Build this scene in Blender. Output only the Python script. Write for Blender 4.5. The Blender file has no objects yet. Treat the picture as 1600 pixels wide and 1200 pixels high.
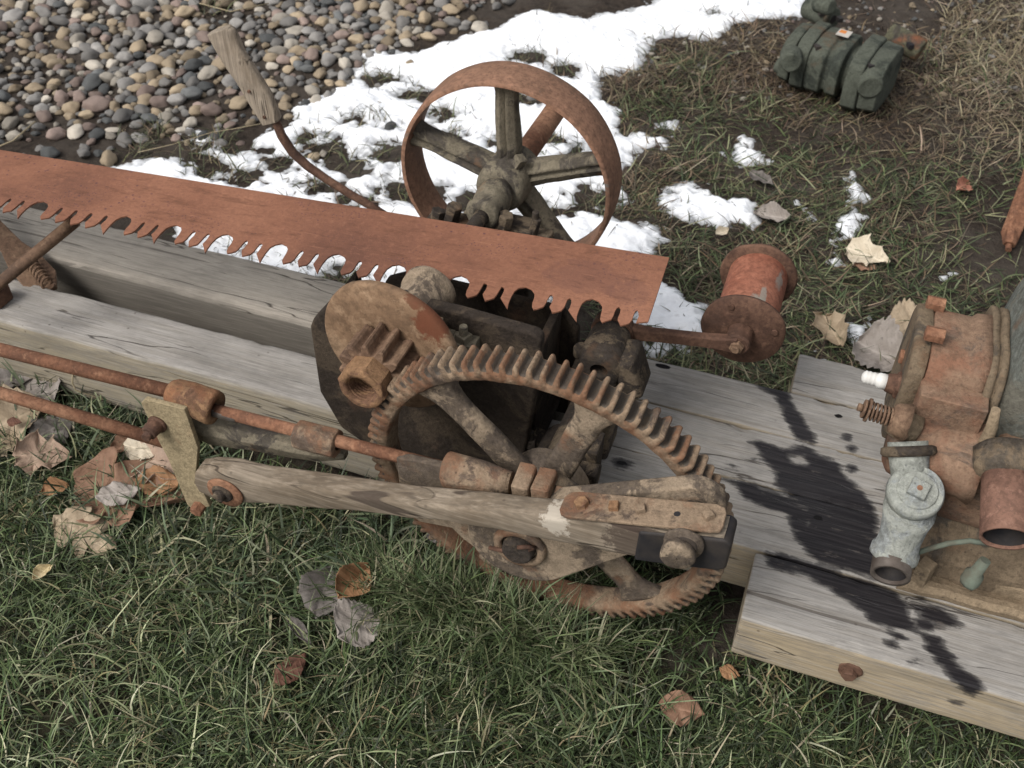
import bpy, bmesh, math, random
import numpy as np
from mathutils import Vector, Matrix
random.seed(7); rng = np.random.default_rng(11)
S = bpy.context.scene
COL = S.collection
PI = math.pi
R = math.radians

# ------------------------------------------------------------------ camera
YAW, PITCH, ROLL, FPX = R(-18.15), R(44.2), R(1.5), 1650.0
CAM = np.array([0, 0, 1.47])
def _axes():
    ca, sa = math.cos(YAW), math.sin(YAW); cb, sb = math.cos(PITCH), math.sin(PITCH)
    f = np.array([sa*cb, ca*cb, -sb]); r = np.array([ca, -sa, 0]); u = np.cross(r, f)
    c, s = math.cos(ROLL), math.sin(ROLL)
    return r*c + u*s, -r*s + u*c, f
CR, CU, CF = _axes()
cam = bpy.data.cameras.new('camera'); camo = bpy.data.objects.new('camera', cam); COL.objects.link(camo)
camo.matrix_world = Matrix(((CR[0], CU[0], -CF[0], CAM[0]), (CR[1], CU[1], -CF[1], CAM[1]), (CR[2], CU[2], -CF[2], CAM[2]), (0, 0, 0, 1)))
cam.sensor_width = 36; cam.lens = FPX/1600*36; cam.clip_start = .05; cam.clip_end = 500
cam.dof.use_dof = True; cam.dof.focus_distance = 1.45; cam.dof.aperture_fstop = 9
S.camera = camo
# ------------------------------------------------------------------ light
SUN_EL, SUN_AZ = R(48), R(215)          # azimuth clockwise from +Y: the light comes from the near left
w = bpy.data.worlds.new('World'); S.world = w; w.use_nodes = True
nt = w.node_tree; nt.nodes.clear()
sky = nt.nodes.new('ShaderNodeTexSky'); sky.sky_type = 'NISHITA'; sky.sun_disc = False
sky.sun_elevation = SUN_EL; sky.sun_rotation = SUN_AZ; sky.dust_density = 3; sky.air_density = 1.0
hs = nt.nodes.new('ShaderNodeHueSaturation'); hs.inputs['Saturation'].default_value = .22
bg = nt.nodes.new('ShaderNodeBackground'); bg.inputs['Strength'].default_value = .125
wo = nt.nodes.new('ShaderNodeOutputWorld')
nt.links.new(sky.outputs[0], hs.inputs['Color']); nt.links.new(hs.outputs[0], bg.inputs[0]); nt.links.new(bg.outputs[0], wo.inputs[0])
sl = bpy.data.lights.new('sun', 'SUN'); sl.energy = 1.75; sl.angle = R(26); sl.color = (1, .965, .92)
so = bpy.data.objects.new('sun', sl); COL.objects.link(so)
sd = Vector((math.sin(SUN_AZ)*math.cos(SUN_EL), math.cos(SUN_AZ)*math.cos(SUN_EL), math.sin(SUN_EL)))
so.rotation_euler = sd.to_track_quat('Z', 'Y').to_euler(); so.location = (0, 0, 8)
S.view_settings.view_transform = 'Standard'; S.view_settings.look = 'None'; S.view_settings.gamma = 1
S.view_settings.exposure = .52
S.render.engine = 'CYCLES'

# ------------------------------------------------------------------ measuring (photo measurements to places in the world)
T = .17                                  # top of the timbers
def _ray(x, y): return (CR*(x-800) - CU*(y-600) + CF*FPX)/FPX
def P(x, y, Y):
    v = _ray(x, y); return Vector(CAM + v*(Y-CAM[1])/v[1])
def G(x, y, z=0.0):
    v = _ray(x, y); return Vector(CAM + v*(z-CAM[2])/v[2])
def GP(pts, z=0.0): return np.array([G(x, y, z)[:2] for x, y in pts])

# ------------------------------------------------------------------ noise / 2-D helpers (numpy)
_perm = rng.random((256, 256))
def vnoise(x, y, seed=0):
    x = np.asarray(x, float)+seed*17.31; y = np.asarray(y, float)+seed*9.73
    xi = np.floor(x).astype(int); yi = np.floor(y).astype(int); fx = x-xi; fy = y-yi
    fx = fx*fx*(3-2*fx); fy = fy*fy*(3-2*fy)
    p = lambda a, b: _perm[a & 255, b & 255]
    return (p(xi, yi)*(1-fx)+p(xi+1, yi)*fx)*(1-fy)+(p(xi, yi+1)*(1-fx)+p(xi+1, yi+1)*fx)*fy
def fbm(x, y, sc, oct=4, seed=0):
    t = 0; a = 1; n = 0
    for i in range(oct):
        t = t+a*(vnoise(x*sc, y*sc, seed+i)-.5)*2; n += a; a *= .5; sc *= 2.07
    return t/n
def sdf(px, py, poly):
    px = np.asarray(px, float); py = np.asarray(py, float)
    d = np.full(px.shape, 1e9); ins = np.zeros(px.shape, bool); n = len(poly)
    for i in range(n):
        ax, ay = poly[i]; bx, by = poly[(i+1) % n]; ex, ey = bx-ax, by-ay
        L = ex*ex+ey*ey+1e-12
        t = np.clip(((px-ax)*ex+(py-ay)*ey)/L, 0, 1)
        d = np.minimum(d, np.hypot(px-ax-t*ex, py-ay-t*ey))
        c = ((ay > py) != (by > py)) & (px < ex*(py-ay)/(ey if abs(ey) > 1e-12 else 1e-12)+ax)
        ins ^= c
    return np.where(ins, d, -d)

# ------------------------------------------------------------------ materials
class NT:
    def __init__(s, name):
        s.m = bpy.data.materials.new(name); s.m.use_nodes = True; s.t = s.m.node_tree
        s.b = s.t.nodes['Principled BSDF']; s.b.inputs['Roughness'].default_value = .85; s.b.inputs['Specular IOR Level'].default_value = .16
        s.co = s.t.nodes.new('ShaderNodeTexCoord').outputs['Object']
    def L(s, a, b): s.t.links.new(a, b)
    def put(s, i, v):
        if hasattr(v, 'links') or isinstance(v, bpy.types.NodeSocket): s.L(v, i)
        elif isinstance(v, tuple) and len(v) == 3 and i.type == 'RGBA': i.default_value = (*v, 1)
        else: i.default_value = v
    def map(s, sc=(1, 1, 1), rot=(0, 0, 0), v=None):
        n = s.t.nodes.new('ShaderNodeMapping'); n.inputs['Scale'].default_value = sc; n.inputs['Rotation'].default_value = rot
        s.L(v or s.co, n.inputs[0]); return n.outputs[0]
    def noise(s, sc, det=6, ro=.6, v=None, dist=0):
        n = s.t.nodes.new('ShaderNodeTexNoise'); n.inputs['Scale'].default_value = sc; n.inputs['Detail'].default_value = det
        n.inputs['Roughness'].default_value = ro; n.inputs['Distortion'].default_value = dist
        s.L(v or s.co, n.inputs['Vector']); return n.outputs['Fac']
    def voro(s, sc, v=None, feat='F1', out='Distance'):
        n = s.t.nodes.new('ShaderNodeTexVoronoi'); n.feature = feat; n.inputs['Scale'].default_value = sc
        s.L(v or s.co, n.inputs['Vector']); return n.outputs[out]
    def ramp(s, f, stops, interp='LINEAR'):
        n = s.t.nodes.new('ShaderNodeValToRGB'); n.color_ramp.interpolation = interp; e = n.color_ramp.elements
        while len(e) < len(stops): e.new(.5)
        for k, (p, c) in enumerate(stops):
            e[k].position = p; e[k].color = (*c, 1) if isinstance(c, tuple) else (c, c, c, 1)
        s.L(f, n.inputs[0]); return n.outputs[0]
    def mix(s, f, a, b):
        n = s.t.nodes.new('ShaderNodeMix'); n.data_type = 'RGBA'
        s.put(n.inputs[0], f); s.put(n.inputs[6], a); s.put(n.inputs[7], b); return n.outputs[2]
    def math(s, op, a, b=0.0):
        n = s.t.nodes.new('ShaderNodeMath'); n.operation = op; s.put(n.inputs[0], a); s.put(n.inputs[1], b); return n.outputs[0]
    def attr(s, name, out='Fac'):
        n = s.t.nodes.new('ShaderNodeAttribute'); n.attribute_name = name; return n.outputs[out]
    def spot(s, cen, sc, amp=.5, nsc=60):
        n = s.t.nodes.new('ShaderNodeVectorMath'); n.operation = 'SUBTRACT'; n.inputs[1].default_value = cen; s.L(s.co, n.inputs[0])
        m = s.t.nodes.new('ShaderNodeVectorMath'); m.operation = 'DIVIDE'; m.inputs[1].default_value = sc; s.L(n.outputs[0], m.inputs[0])
        q = s.t.nodes.new('ShaderNodeVectorMath'); q.operation = 'LENGTH'; s.L(m.outputs[0], q.inputs[0])
        return s.ramp(s.math('ADD', q.outputs['Value'], s.math('MULTIPLY', s.math('SUBTRACT', s.noise(nsc, 6, .7), .5), amp*2)), [(.72, 1.0), (.95, 0.0)])
    def bump(s, h, st=.5, d=.002, nrm=None):
        n = s.t.nodes.new('ShaderNodeBump'); n.inputs['Strength'].default_value = st; n.inputs['Distance'].default_value = d
        s.L(h, n.inputs['Height'])
        if nrm: s.L(nrm, n.inputs['Normal'])
        return n.outputs[0]
    def out(s, col, rough=None, nrm=None, **k):
        s.put(s.b.inputs['Base Color'], col)
        if rough is not None: s.put(s.b.inputs['Roughness'], rough)
        if nrm is not None: s.L(nrm, s.b.inputs['Normal'])
        for a, v in k.items(): s.put(s.b.inputs[a.replace('_', ' ')], v)
        return s.m

def m_rust(name, dark, mid, light, big=7, fine=90, pits=.5, pitc=(.05, .028, .025), patch=None, bump=.6, fc=1.0, streak=0, spots=()):
    n = NT(name)
    a = n.noise(big, 8, .65); b = n.noise(fine, 6, .7)
    c = n.ramp(a, [(.3, dark), (.48, mid), (.68, light)])
    c = n.mix(n.math('MULTIPLY', n.ramp(b, [(.38, 1.0), (.56, 0.0)]), .6*fc), c, tuple(x*.42 for x in mid))
    c = n.mix(n.math('MULTIPLY', n.ramp(n.noise(fine*.6+5, 5, .7), [(.54, 0.0), (.68, 1.0)]), .45*fc), c, tuple(min(1, x*1.35) for x in light))
    pk = n.voro(170); pm = n.ramp(pk, [(.12, 1.0), (.28, 0.0)])
    pz = n.ramp(n.noise(9, 4, .6), [(.5, 0.0), (.62, 1.0)])
    c = n.mix(n.math('MULTIPLY', n.math('MULTIPLY', pm, pz), pits), c, pitc)
    if patch:
        pc, lo, sc = patch
        q = n.ramp(n.noise(sc, 7, .72, dist=.6), [(lo, 0.0), (lo+.035, 1.0)])
        c = n.mix(n.math('MULTIPLY', q, .9), c, n.mix(n.noise(60, 4), pc, tuple(x*.55 for x in pc)))
    if streak:
        sm = n.ramp(n.noise(1.0, 7, .75, v=n.map((14, 60, 60)), dist=.3), [(.53, 0.0), (.64, 1.0)]); c = n.mix(n.math('MULTIPLY', sm, .5*streak), c, tuple(x*.4 for x in mid))
        sm = n.ramp(n.noise(1.0, 4, .7, v=n.map((3, 300, 300))), [(.62, 0.0), (.70, 1.0)]); c = n.mix(n.math('MULTIPLY', sm, .35*streak), c, tuple(min(1, x*1.5) for x in light))
        sm = n.ramp(n.voro(75), [(.10, 1.0), (.22, 0.0)]); sz = n.ramp(n.noise(4, 3, .6), [(.50, 0.0), (.58, 1.0)]); c = n.mix(n.math('MULTIPLY', n.math('MULTIPLY', sm, sz), .75*streak), c, pitc)
    for cen, sc, col, k in spots: c = n.mix(n.math('MULTIPLY', n.spot(cen, sc, 1.0, 40), k), c, n.mix(b, col, tuple(x*.45 for x in col)))
    h = n.math('ADD', n.math('MULTIPLY', b, .6), n.math('MULTIPLY', n.noise(260, 4, .6), .5))
    return n.out(c, n.ramp(b, [(.3, .7), (.7, .95)]), n.bump(h, bump, .0022), Metallic=0.0)

def m_cast(name, dust, under, rusty, lo=.47, sc=11, rlo=.56, groove=False):
    n = NT(name)
    a = n.noise(sc, 9, .7, dist=.5); e = n.noise(sc*.6+3, 7, .65, v=n.map((1, 1, 1), (1, 2, .5)))
    f = n.noise(120, 5, .7)
    d = n.mix(n.ramp(f, [(.35, 0.0), (.7, 1.0)]), dust, tuple(x*.62 for x in dust))
    d = n.mix(n.ramp(n.noise(28, 5, .7), [(.4, 0.0), (.66, .7)]), d, tuple(x*.72 for x in dust))
    u = n.mix(n.ramp(f, [(.4, 0.0), (.7, 1.0)]), under, tuple(x*1.9 for x in under))
    c = n.mix(n.ramp(a, [(lo, 1.0), (lo+.05, 0.0)]), d, u)
    c = n.mix(n.math('MULTIPLY', n.ramp(e, [(rlo, 0.0), (rlo+.1, 1.0)]), .8), c, n.mix(f, rusty, tuple(x*.6 for x in rusty)))
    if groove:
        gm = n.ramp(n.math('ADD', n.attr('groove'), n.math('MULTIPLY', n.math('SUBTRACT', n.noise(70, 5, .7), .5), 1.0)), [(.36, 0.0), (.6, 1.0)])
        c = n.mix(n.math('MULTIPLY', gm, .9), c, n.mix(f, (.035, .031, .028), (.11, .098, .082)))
    c = n.mix(n.math('MULTIPLY', n.ramp(n.noise(170, 5, .75), [(.38, 1.0), (.5, 0.0)]), .45), c, tuple(x*.35 for x in dust))
    c = n.mix(n.math('MULTIPLY', n.ramp(n.noise(48, 6, .75), [(.36, 1.0), (.5, 0.0)]), .6), c, tuple(x*.42 for x in dust))
    speck = n.ramp(n.voro(95), [(.08, 1.0), (.2, 0.0)]); sz = n.ramp(n.noise(14, 3), [(.48, 0.0), (.6, 1.0)])
    c = n.mix(n.math('MULTIPLY', n.math('MULTIPLY', speck, sz), .7), c, tuple(x*.6 for x in under))
    h = n.math('ADD', n.math('MULTIPLY', a, 1.2), n.math('ADD', n.math('MULTIPLY', f, .5), n.math('MULTIPLY', n.noise(320, 3), .3)))
    return n.out(c, .92, n.bump(h, .9, .004))

def m_wood(name, top, side, seed=0., stain=False, dark=(.06, .045, .035), grain=1.0, axis=(4.0, 105, 105), greynrm=True, crack=.6, spots=()):
    n = NT(name)
    sh = n.t.nodes.new('ShaderNodeVectorMath'); sh.operation = 'ADD'; sh.inputs[1].default_value = (seed*3.7, seed*1.3, seed*2.1); n.L(n.co, sh.inputs[0])
    base = sh.outputs[0]
    g = n.noise(1.0, 7, .62, v=n.map(axis, v=base), dist=.2)
    g2 = n.noise(1.0, 5, .6, v=n.map(tuple(a*2.6 for a in axis), v=base))
    bl = n.noise(5.5, 6, .65, v=base)
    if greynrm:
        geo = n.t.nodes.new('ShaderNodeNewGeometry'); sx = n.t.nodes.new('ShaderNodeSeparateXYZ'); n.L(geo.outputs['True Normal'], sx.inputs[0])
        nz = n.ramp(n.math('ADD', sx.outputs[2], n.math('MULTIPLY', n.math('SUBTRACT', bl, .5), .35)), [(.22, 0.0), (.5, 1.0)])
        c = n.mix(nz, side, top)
    else: c = n.mix(n.ramp(bl, [(.42, 0.0), (.6, 1.0)]), side, top)
    c = n.mix(n.math('MULTIPLY', n.ramp(g, [(.36, 1.0), (.56, 0.0)]), .5*grain), c, tuple(x*.45 for x in side))
    c = n.mix(n.math('MULTIPLY', n.ramp(g2, [(.48, 0.0), (.66, 1.0)]), .42*grain), c, tuple(min(1, x*1.45) for x in top))
    c = n.mix(n.math('MULTIPLY', n.ramp(bl, [(.30, 1.0), (.52, 0.0)]), .42), c, tuple(x*.5 for x in top))
    c = n.mix(n.math('MULTIPLY', n.ramp(n.noise(19, 6, .7, v=n.map((.5, 1, 1), v=base)), [(.36, 1.0), (.52, 0.0)]), .38), c, tuple(x*.5 for x in top))
    cr = n.noise(1.0, 2, .5, v=n.map((axis[0]*.5, axis[1]*.42, axis[2]*.42), v=base), dist=.15)
    cm = n.ramp(cr, [(.285, 1.0), (.31, 0.0)])
    c = n.mix(n.math('MULTIPLY', cm, crack), c, dark)
    ln = n.math('ABSOLUTE', n.math('SUBTRACT', n.noise(1.0, 3, .5, v=n.map((axis[0]*.55, axis[1]*.22, axis[2]*.22), v=base), dist=.1), .5))
    lm = n.math('MULTIPLY', n.ramp(ln, [(.003, 1.0), (.010, 0.0)]), n.ramp(n.noise(1.0, 3, .6, v=n.map((3, 20, 20), v=base)), [(.47, 0.0), (.56, 1.0)]))
    c = n.mix(n.math('MULTIPLY', lm, .85), c, tuple(x*.6 for x in dark))
    fg = n.ramp(n.noise(1.0, 4, .7, v=n.map((axis[0]*4, axis[1]*3.5, axis[2]*3.5), v=base)), [(.40, 1.0), (.52, 0.0)]); c = n.mix(n.math('MULTIPLY', fg, .38), c, tuple(x*.4 for x in top))
    for cen, sc, col, k in spots: c = n.mix(n.math('MULTIPLY', n.spot(cen, sc, 1.3, 75), k), c, col)
    # small dirt spots
    sp = n.ramp(n.voro(38, v=base), [(.05, 1.0), (.12, 0.0)]); sz = n.ramp(n.noise(7, 3, v=base), [(.5, 0.0), (.6, 1.0)])
    c = n.mix(n.math('MULTIPLY', n.math('MULTIPLY', sp, sz), .6), c, dark)
    rough = .88
    h = n.math('ADD', n.math('MULTIPLY', g, .8), n.math('SUBTRACT', n.math('MULTIPLY', g2, .6), n.math('ADD', n.math('MULTIPLY', cm, 1.2*crack), n.math('MULTIPLY', lm, 2.0))))
    if stain:
        s1 = n.attr('stain')
        e = n.math('ADD', n.math('MULTIPLY', n.math('SUBTRACT', n.noise(1.0, 6, .7, v=n.map((16, 120, 120), v=base)), .5), .03),
                   n.math('MULTIPLY', n.math('SUBTRACT', n.noise(60, 4, .6, v=base), .5), .012))
        k = n.math('ADD', s1, e)
        msk = n.ramp(n.math('ADD', n.math('MULTIPLY', k, 60), .5), [(.25, 0.0), (.5, .72), (.85, 1.0)])
        oil = n.mix(n.ramp(g2, [(.4, 0.0), (.7, 1.0)]), (.014, .0125, .014), (.036, .033, .034))
        worn = n.ramp(n.noise(34, 6, .75, v=n.map((.6, 2.2, 2.2), v=base)), [(.60, 0.0), (.68, .55)])
        oil = n.mix(worn, oil, (.12, .105, .092))
        c = n.mix(msk, c, oil)
        hole = n.ramp(n.math('ADD', n.math('MULTIPLY', n.attr('hole'), 250), .5), [(.4, 0.0), (.6, 1.0)])
        c = n.mix(hole, c, (.006, .005, .005))
        rough = n.math('SUBTRACT', .88, n.math('MULTIPLY', msk, .4))
    return n.out(c, rough, n.bump(h, .55, .0022))

def m_plain(name, c1, c2, sc=20, rough=.7, bump=.3, metal=0.0, fine=150, d=.001):
    n = NT(name); a = n.noise(sc, 7, .65); f = n.noise(fine, 4)
    c = n.mix(n.ramp(a, [(.38, 0.0), (.62, 1.0)]), c1, c2)
    c = n.mix(n.math('MULTIPLY', f, .35), c, tuple(x*.6 for x in c1))
    return n.out(c, rough, n.bump(n.math('ADD', a, n.math('MULTIPLY', f, .5)), bump, d), Metallic=metal)

MAT = {}
MAT['blade'] = m_rust('blade_rust', (.135, .062, .042), (.218, .098, .060), (.285, .134, .082), 3.2, 150, .8, (.075, .035, .045), spots=[(tuple(G(915, 428, .487)), (.075, .045, .2), (.12, .06, .055), .28), (tuple(G(985, 455, .487)), (.04, .03, .2), (.12, .06, .055), .25)], bump=.4, fc=.5, streak=1)
MAT['rust'] = m_rust('orange_rust', (.10, .050, .034), (.205, .098, .058), (.30, .165, .10), 16, 130, .5)
MAT['nutrust'] = m_cast('nut_rust', (.30, .175, .095), (.10, .055, .035), (.27, .12, .062), .45, 15, .48)
MAT['rustdark'] = m_rust('dark_rust', (.045, .028, .022), (.10, .055, .038), (.16, .09, .06), 14, 120, .4)
MAT['rustbrown'] = m_rust('brown_rust', (.07, .045, .033), (.155, .095, .062), (.235, .155, .10), 13, 120, .5)
MAT['pulley'] = m_rust('pulley_rust', (.11, .065, .045), (.20, .112, .073), (.285, .155, .10), 7, 120, .5, patch=((.19, .165, .145), .60, 8))
MAT['drum'] = m_rust('drum_rust', (.15, .056, .038), (.245, .093, .058), (.31, .133, .085), 10, 120, .3, spots=[(P(1192, 462, 1.33)-Vector((-.4, 1.2, 0)), (.006, .05, .05), (.34, .31, .26), .8), (P(1180, 476, 1.32)-Vector((-.4, 1.2, 0)), (.020, .02, .02), (.33, .30, .25), .8), (P(1222, 425, 1.40)-Vector((-.4, 1.2, 0)), (.008, .03, .03), (.30, .29, .25), .7)])
SAWLOC = Vector((-.4, 1.2, 0))
MAT['disc'] = m_rust('disc_rust', (.12, .075, .047), (.20, .125, .075), (.28, .19, .12), 9, 80, .3, spots=[(P(668, 518, .98)-SAWLOC, (.030, .06, .036), (.17, .058, .030), .9), (P(645, 480, .98)-SAWLOC, (.03, .06, .022), (.17, .065, .035), .8)])
MAT['cast'] = m_cast('dusty_cast_iron', (.33, .255, .18), (.07, .055, .043), (.22, .115, .065), .48, 12, .56)
MAT['castgear'] = m_cast('dusty_gear_iron', (.30, .218, .148), (.075, .055, .042), (.215, .105, .06), .46, 13, .49)
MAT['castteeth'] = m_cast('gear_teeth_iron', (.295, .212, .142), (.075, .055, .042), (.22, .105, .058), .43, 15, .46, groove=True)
MAT['castdark'] = m_cast('dirty_cast_iron', (.17, .13, .09), (.032, .026, .022), (.13, .075, .045), .50, 15, .58)
MAT['castgrey'] = m_cast('greasy_cast_iron', (.21, .18, .13), (.05, .043, .036), (.2, .10, .05), .46, 13, .60)
MAT['box'] = m_cast('dark_housing_iron', (.085, .064, .046), (.026, .02, .016), (.11, .062, .04), .50, 8, .60)
MAT['engine'] = m_cast('engine_iron', (.27, .175, .118), (.10, .072, .054), (.235, .112, .07), .44, 9, .50)
MAT['enginedark'] = m_cast('engine_dark_iron', (.20, .15, .10), (.06, .05, .04), (.17, .09, .05), .44, 9, .58)
MAT['enginegreen'] = m_cast('engine_faded_green', (.165, .155, .125), (.095, .10, .088), (.17, .10, .06), .48, 7, .62)
MAT['enginebase'] = m_cast('engine_base_iron', (.29, .22, .145), (.085, .065, .048), (.23, .135, .075), .38, 8, .62)
MAT['exhaust'] = m_rust('pitted_exhaust_rust', (.11, .06, .045), (.19, .105, .075), (.26, .15, .11), 10, 120, .9, (.06, .03, .03))
MAT['galv'] = m_cast('galvanised', (.35, .36, .32), (.18, .19, .185), (.30, .29, .25), .45, 14, .60)
MAT['steel'] = m_plain('bare_steel', (.30, .29, .27), (.16, .13, .11), 40, .4, .2, .6)
MAT['nipple'] = m_plain('dull_iron', (.13, .11, .095), (.07, .055, .045), 40, .6, .3, .3)
MAT['white'] = m_plain('white_ceramic', (.74, .73, .70), (.62, .60, .56), 10, .25, .02)
MAT['verdigris'] = m_plain('verdigris_copper', (.14, .165, .13), (.11, .105, .08), 50, .85, .5)
MAT['green'] = m_cast('old_green_paint', (.10, .108, .085), (.03, .034, .028), (.12, .075, .045), .42, 10, .60)
MAT['greenrust'] = m_cast('rusting_green_paint', (.12, .115, .075), (.04, .035, .03), (.26, .10, .05), .42, 12, .48)
MAT['black'] = m_plain('black_metal', (.022, .021, .023), (.05, .042, .036), 18, .6, .4)
MAT['pitman'] = m_wood('pitman_wood', (.255, .21, .16), (.16, .122, .085), 2, spots=[(P(868, 822, .80)-Vector((-.4, 1.2, 0)), (.020, .05, .026), (.46, .41, .34), .75), (P(640, 775, .80)-Vector((-.4, 1.2, 0)), (.05, .05, .008), (.40, .34, .27), .7), (P(985, 850, .80)-Vector((-.4, 1.2, 0)), (.035, .05, .05), (.05, .035, .028), .7)], axis=(4.5, 70, 70), greynrm=False, crack=.9, grain=1.1)
MAT['handle'] = m_wood('handle_wood', (.30, .25, .195), (.22, .17, .12), 5, axis=(80, 80, 6), greynrm=False, crack=.9)
MAT['timber'] = m_wood('timber_left', (.325, .305, .28), (.31, .265, .19), 1, grain=.7)
MAT['timber2'] = m_wood('timber_rear', (.40, .36, .305), (.15, .135, .115), 4, grain=.4)  # dark side tone paints in the shade of the gap before it
MAT['board'] = [m_wood('deck_board_wood', (.305, .288, .265), (.34, .275, .185), 7+i, stain=True, grain=.75) for i in range(3)]
MAT['label'] = m_plain('sticker', (.5, .47, .42), (.4, .36, .32), 10, .6, .05)
MAT['orangeprint'] = m_plain('orange_print', (.55, .2, .05), (.5, .18, .05), 10, .6, .05)

# ------------------------------------------------------------------ mesh collector
class MB:
    def __init__(s): s.v = []; s.f = []; s.sm = []
    def add(s, vs, fs, smooth=False):
        o = len(s.v); s.v += [Vector(v) for v in vs]; s.f += [tuple(i+o for i in f) for f in fs]; s.sm += [smooth]*len(fs); return s
    def box(s, c, size, M=None):
        M = M or Matrix.Identity(3); c = Vector(c); a, b, d = (x/2 for x in size)
        vs = [c+M@Vector((x*a, y*b, z*d)) for x in (-1, 1) for y in (-1, 1) for z in (-1, 1)]
        return s.add(vs, [(0, 1, 3, 2), (4, 6, 7, 5), (0, 4, 5, 1), (2, 3, 7, 6), (0, 2, 6, 4), (1, 5, 7, 3)])
    def loft(s, rings, caps=True, smooth=True, closed=True):
        n = len(rings[0]); vs = [p for r in rings for p in r]; fs = []
        for i in range(len(rings)-1):
            for j in range(n if closed else n-1):
                k = (j+1) % n; fs.append((i*n+j, i*n+k, (i+1)*n+k, (i+1)*n+j))
        s.add(vs, fs, smooth)
        if caps:
            o = len(s.v)-len(vs)
            s.f += [tuple(o+j for j in reversed(range(n))), tuple(o+(len(rings)-1)*n+j for j in range(n))]; s.sm += [False, False]
        return s
    def lathe(s, prof, p0, axis, seg=32, caps=False, smooth=True, roll=0, sx=1, sy=1, noise=0):
        # prof: list of (t along axis, radius)
        ax = Vector(axis).normalized(); q = ax.to_track_quat('Z', 'Y'); X = q@Vector((1, 0, 0)); Y = q@Vector((0, 1, 0)); p0 = Vector(p0)
        rs = []
        for t, r in prof:
            ring = []
            for j in range(seg):
                a = 2*PI*j/seg+roll; rr = r*(1+noise*math.sin(3*a+t*40)+noise*.7*math.sin(7*a+1+t*90))
                ring.append(p0+ax*t+X*(math.cos(a)*rr*sx)+Y*(math.sin(a)*rr*sy))
            rs.append(ring)
        return s.loft(rs, caps, smooth)
    def cyl(s, a, b, r, r2=None, seg=24, bev=.0, smooth=True, roll=0, noise=0):
        a = Vector(a); b = Vector(b); L = (b-a).length; r2 = r if r2 is None else r2
        if bev: pr = [(0, r-bev), (bev*.3, r-bev*.3), (bev, r), (L-bev, r2), (L-bev*.3, r2-bev*.3), (L, r2-bev)]
        else: pr = [(0, r), (L, r2)]
        return s.lathe(pr, a, b-a, seg, True, smooth, roll, noise=noise)
    def hexn(s, a, b, r, n=6, roll=.3):
        a = Vector(a); b = Vector(b); L = (b-a).length; c = r*.12
        return s.lathe([(0, r), (L-c, r), (L, r-c)], a, b-a, n, True, False, roll)
    def tube(s, pts, r, seg=14, caps=True, rs=None, noise=0):
        pts = [Vector(p) for p in pts]; rings = []; up = None
        for i, p in enumerate(pts):
            t = (pts[min(i+1, len(pts)-1)]-pts[max(i-1, 0)]).normalized()
            if up is None:
                up = t.orthogonal().normalized()
            up = (up-t*up.dot(t)).normalized(); sd_ = t.cross(up)
            rr = rs[i] if rs else r
            rings.append([p+up*(math.cos(2*PI*j/seg)*rr)+sd_*(math.sin(2*PI*j/seg)*rr) for j in range(seg)])
        return s.loft(rings, caps, True)
    def pipe(s, a, b, ro, ri, seg=32, ibot=None, lip=.0, noise=0):
        a = Vector(a); b = Vector(b); L = (b-a).length
        pr = [(0, ri), (0, ro), (L-lip, ro), (L, ro), (L, ri), (0, ri)] if ibot is None else [(0, 0.0001), (0, ro), (L, ro), (L, ri), (ibot, ri), (ibot, .0001)]
        return s.lathe(pr, a, b-a, seg, noise=noise)
    def prism(s, poly, th, Y, axis='Y'):
        # poly in (x,z), extruded along Y from Y to Y+th
        n = len(poly)
        if axis == 'Y': A = [Vector((x, Y, z)) for x, z in poly]; B = [Vector((x, Y+th, z)) for x, z in poly]
        elif axis == 'Z': A = [Vector((x, z, Y)) for x, z in poly]; B = [Vector((x, z, Y+th)) for x, z in poly]
        else: A = [Vector((Y, x, z)) for x, z in poly]; B = [Vector((Y+th, x, z)) for x, z in poly]
        return s.add(A+B, [tuple(range(n)), tuple(reversed(range(n, 2*n)))]+[((i+1) % n, i, n+i, n+(i+1) % n) for i in range(n)])
    def plate(s, poly3, nrm, th):
        nrm = Vector(nrm).normalized()*th; n = len(poly3); A = [Vector(p) for p in poly3]; B = [p+nrm for p in A]
        return s.add(A+B, [tuple(range(n)), tuple(reversed(range(n, 2*n)))]+[((i+1) % n, i, n+i, n+(i+1) % n) for i in range(n)])
    def build(s, name, mat, parent=None, bev=0, lump=0, lumpsc=30, angle=35, sub=0, attrs=None):
        O = world_loc(parent) if parent else Vector()
        me = bpy.data.meshes.new(name)
        vs = s.v
        if lump:
            from mathutils import noise as mn
            vs = [v+Vector(mn.noise_vector(v*lumpsc))*lump for v in vs]
        me.from_pydata([v-O for v in vs], [], s.f); me.polygons.foreach_set('use_smooth', s.sm)
        me.materials.append(mat)
        bm = bmesh.new(); bm.from_mesh(me); bmesh.ops.recalc_face_normals(bm, faces=bm.faces); bm.to_mesh(me); bm.free()
        o = bpy.data.objects.new(name, me); COL.objects.link(o)
        if parent: o.parent = parent
        if bev:
            b = o.modifiers.new('bevel', 'BEVEL'); b.width = bev; b.segments = 2; b.limit_method = 'ANGLE'; b.angle_limit = R(angle)
            me.polygons.foreach_set('use_smooth', [True]*len(me.polygons))
            wn = o.modifiers.new('wn', 'WEIGHTED_NORMAL'); wn.keep_sharp = True
        return o
def world_loc(o):
    p = Vector(o.location)
    while o.parent: o = o.parent; p += Vector(o.location)
    return p
def tag(o, label=None, cat=None, group=None, kind=None):
    if label: o['label'] = label
    if cat: o['category'] = cat
    if group: o['group'] = group
    if kind: o['kind'] = kind
    return o
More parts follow.
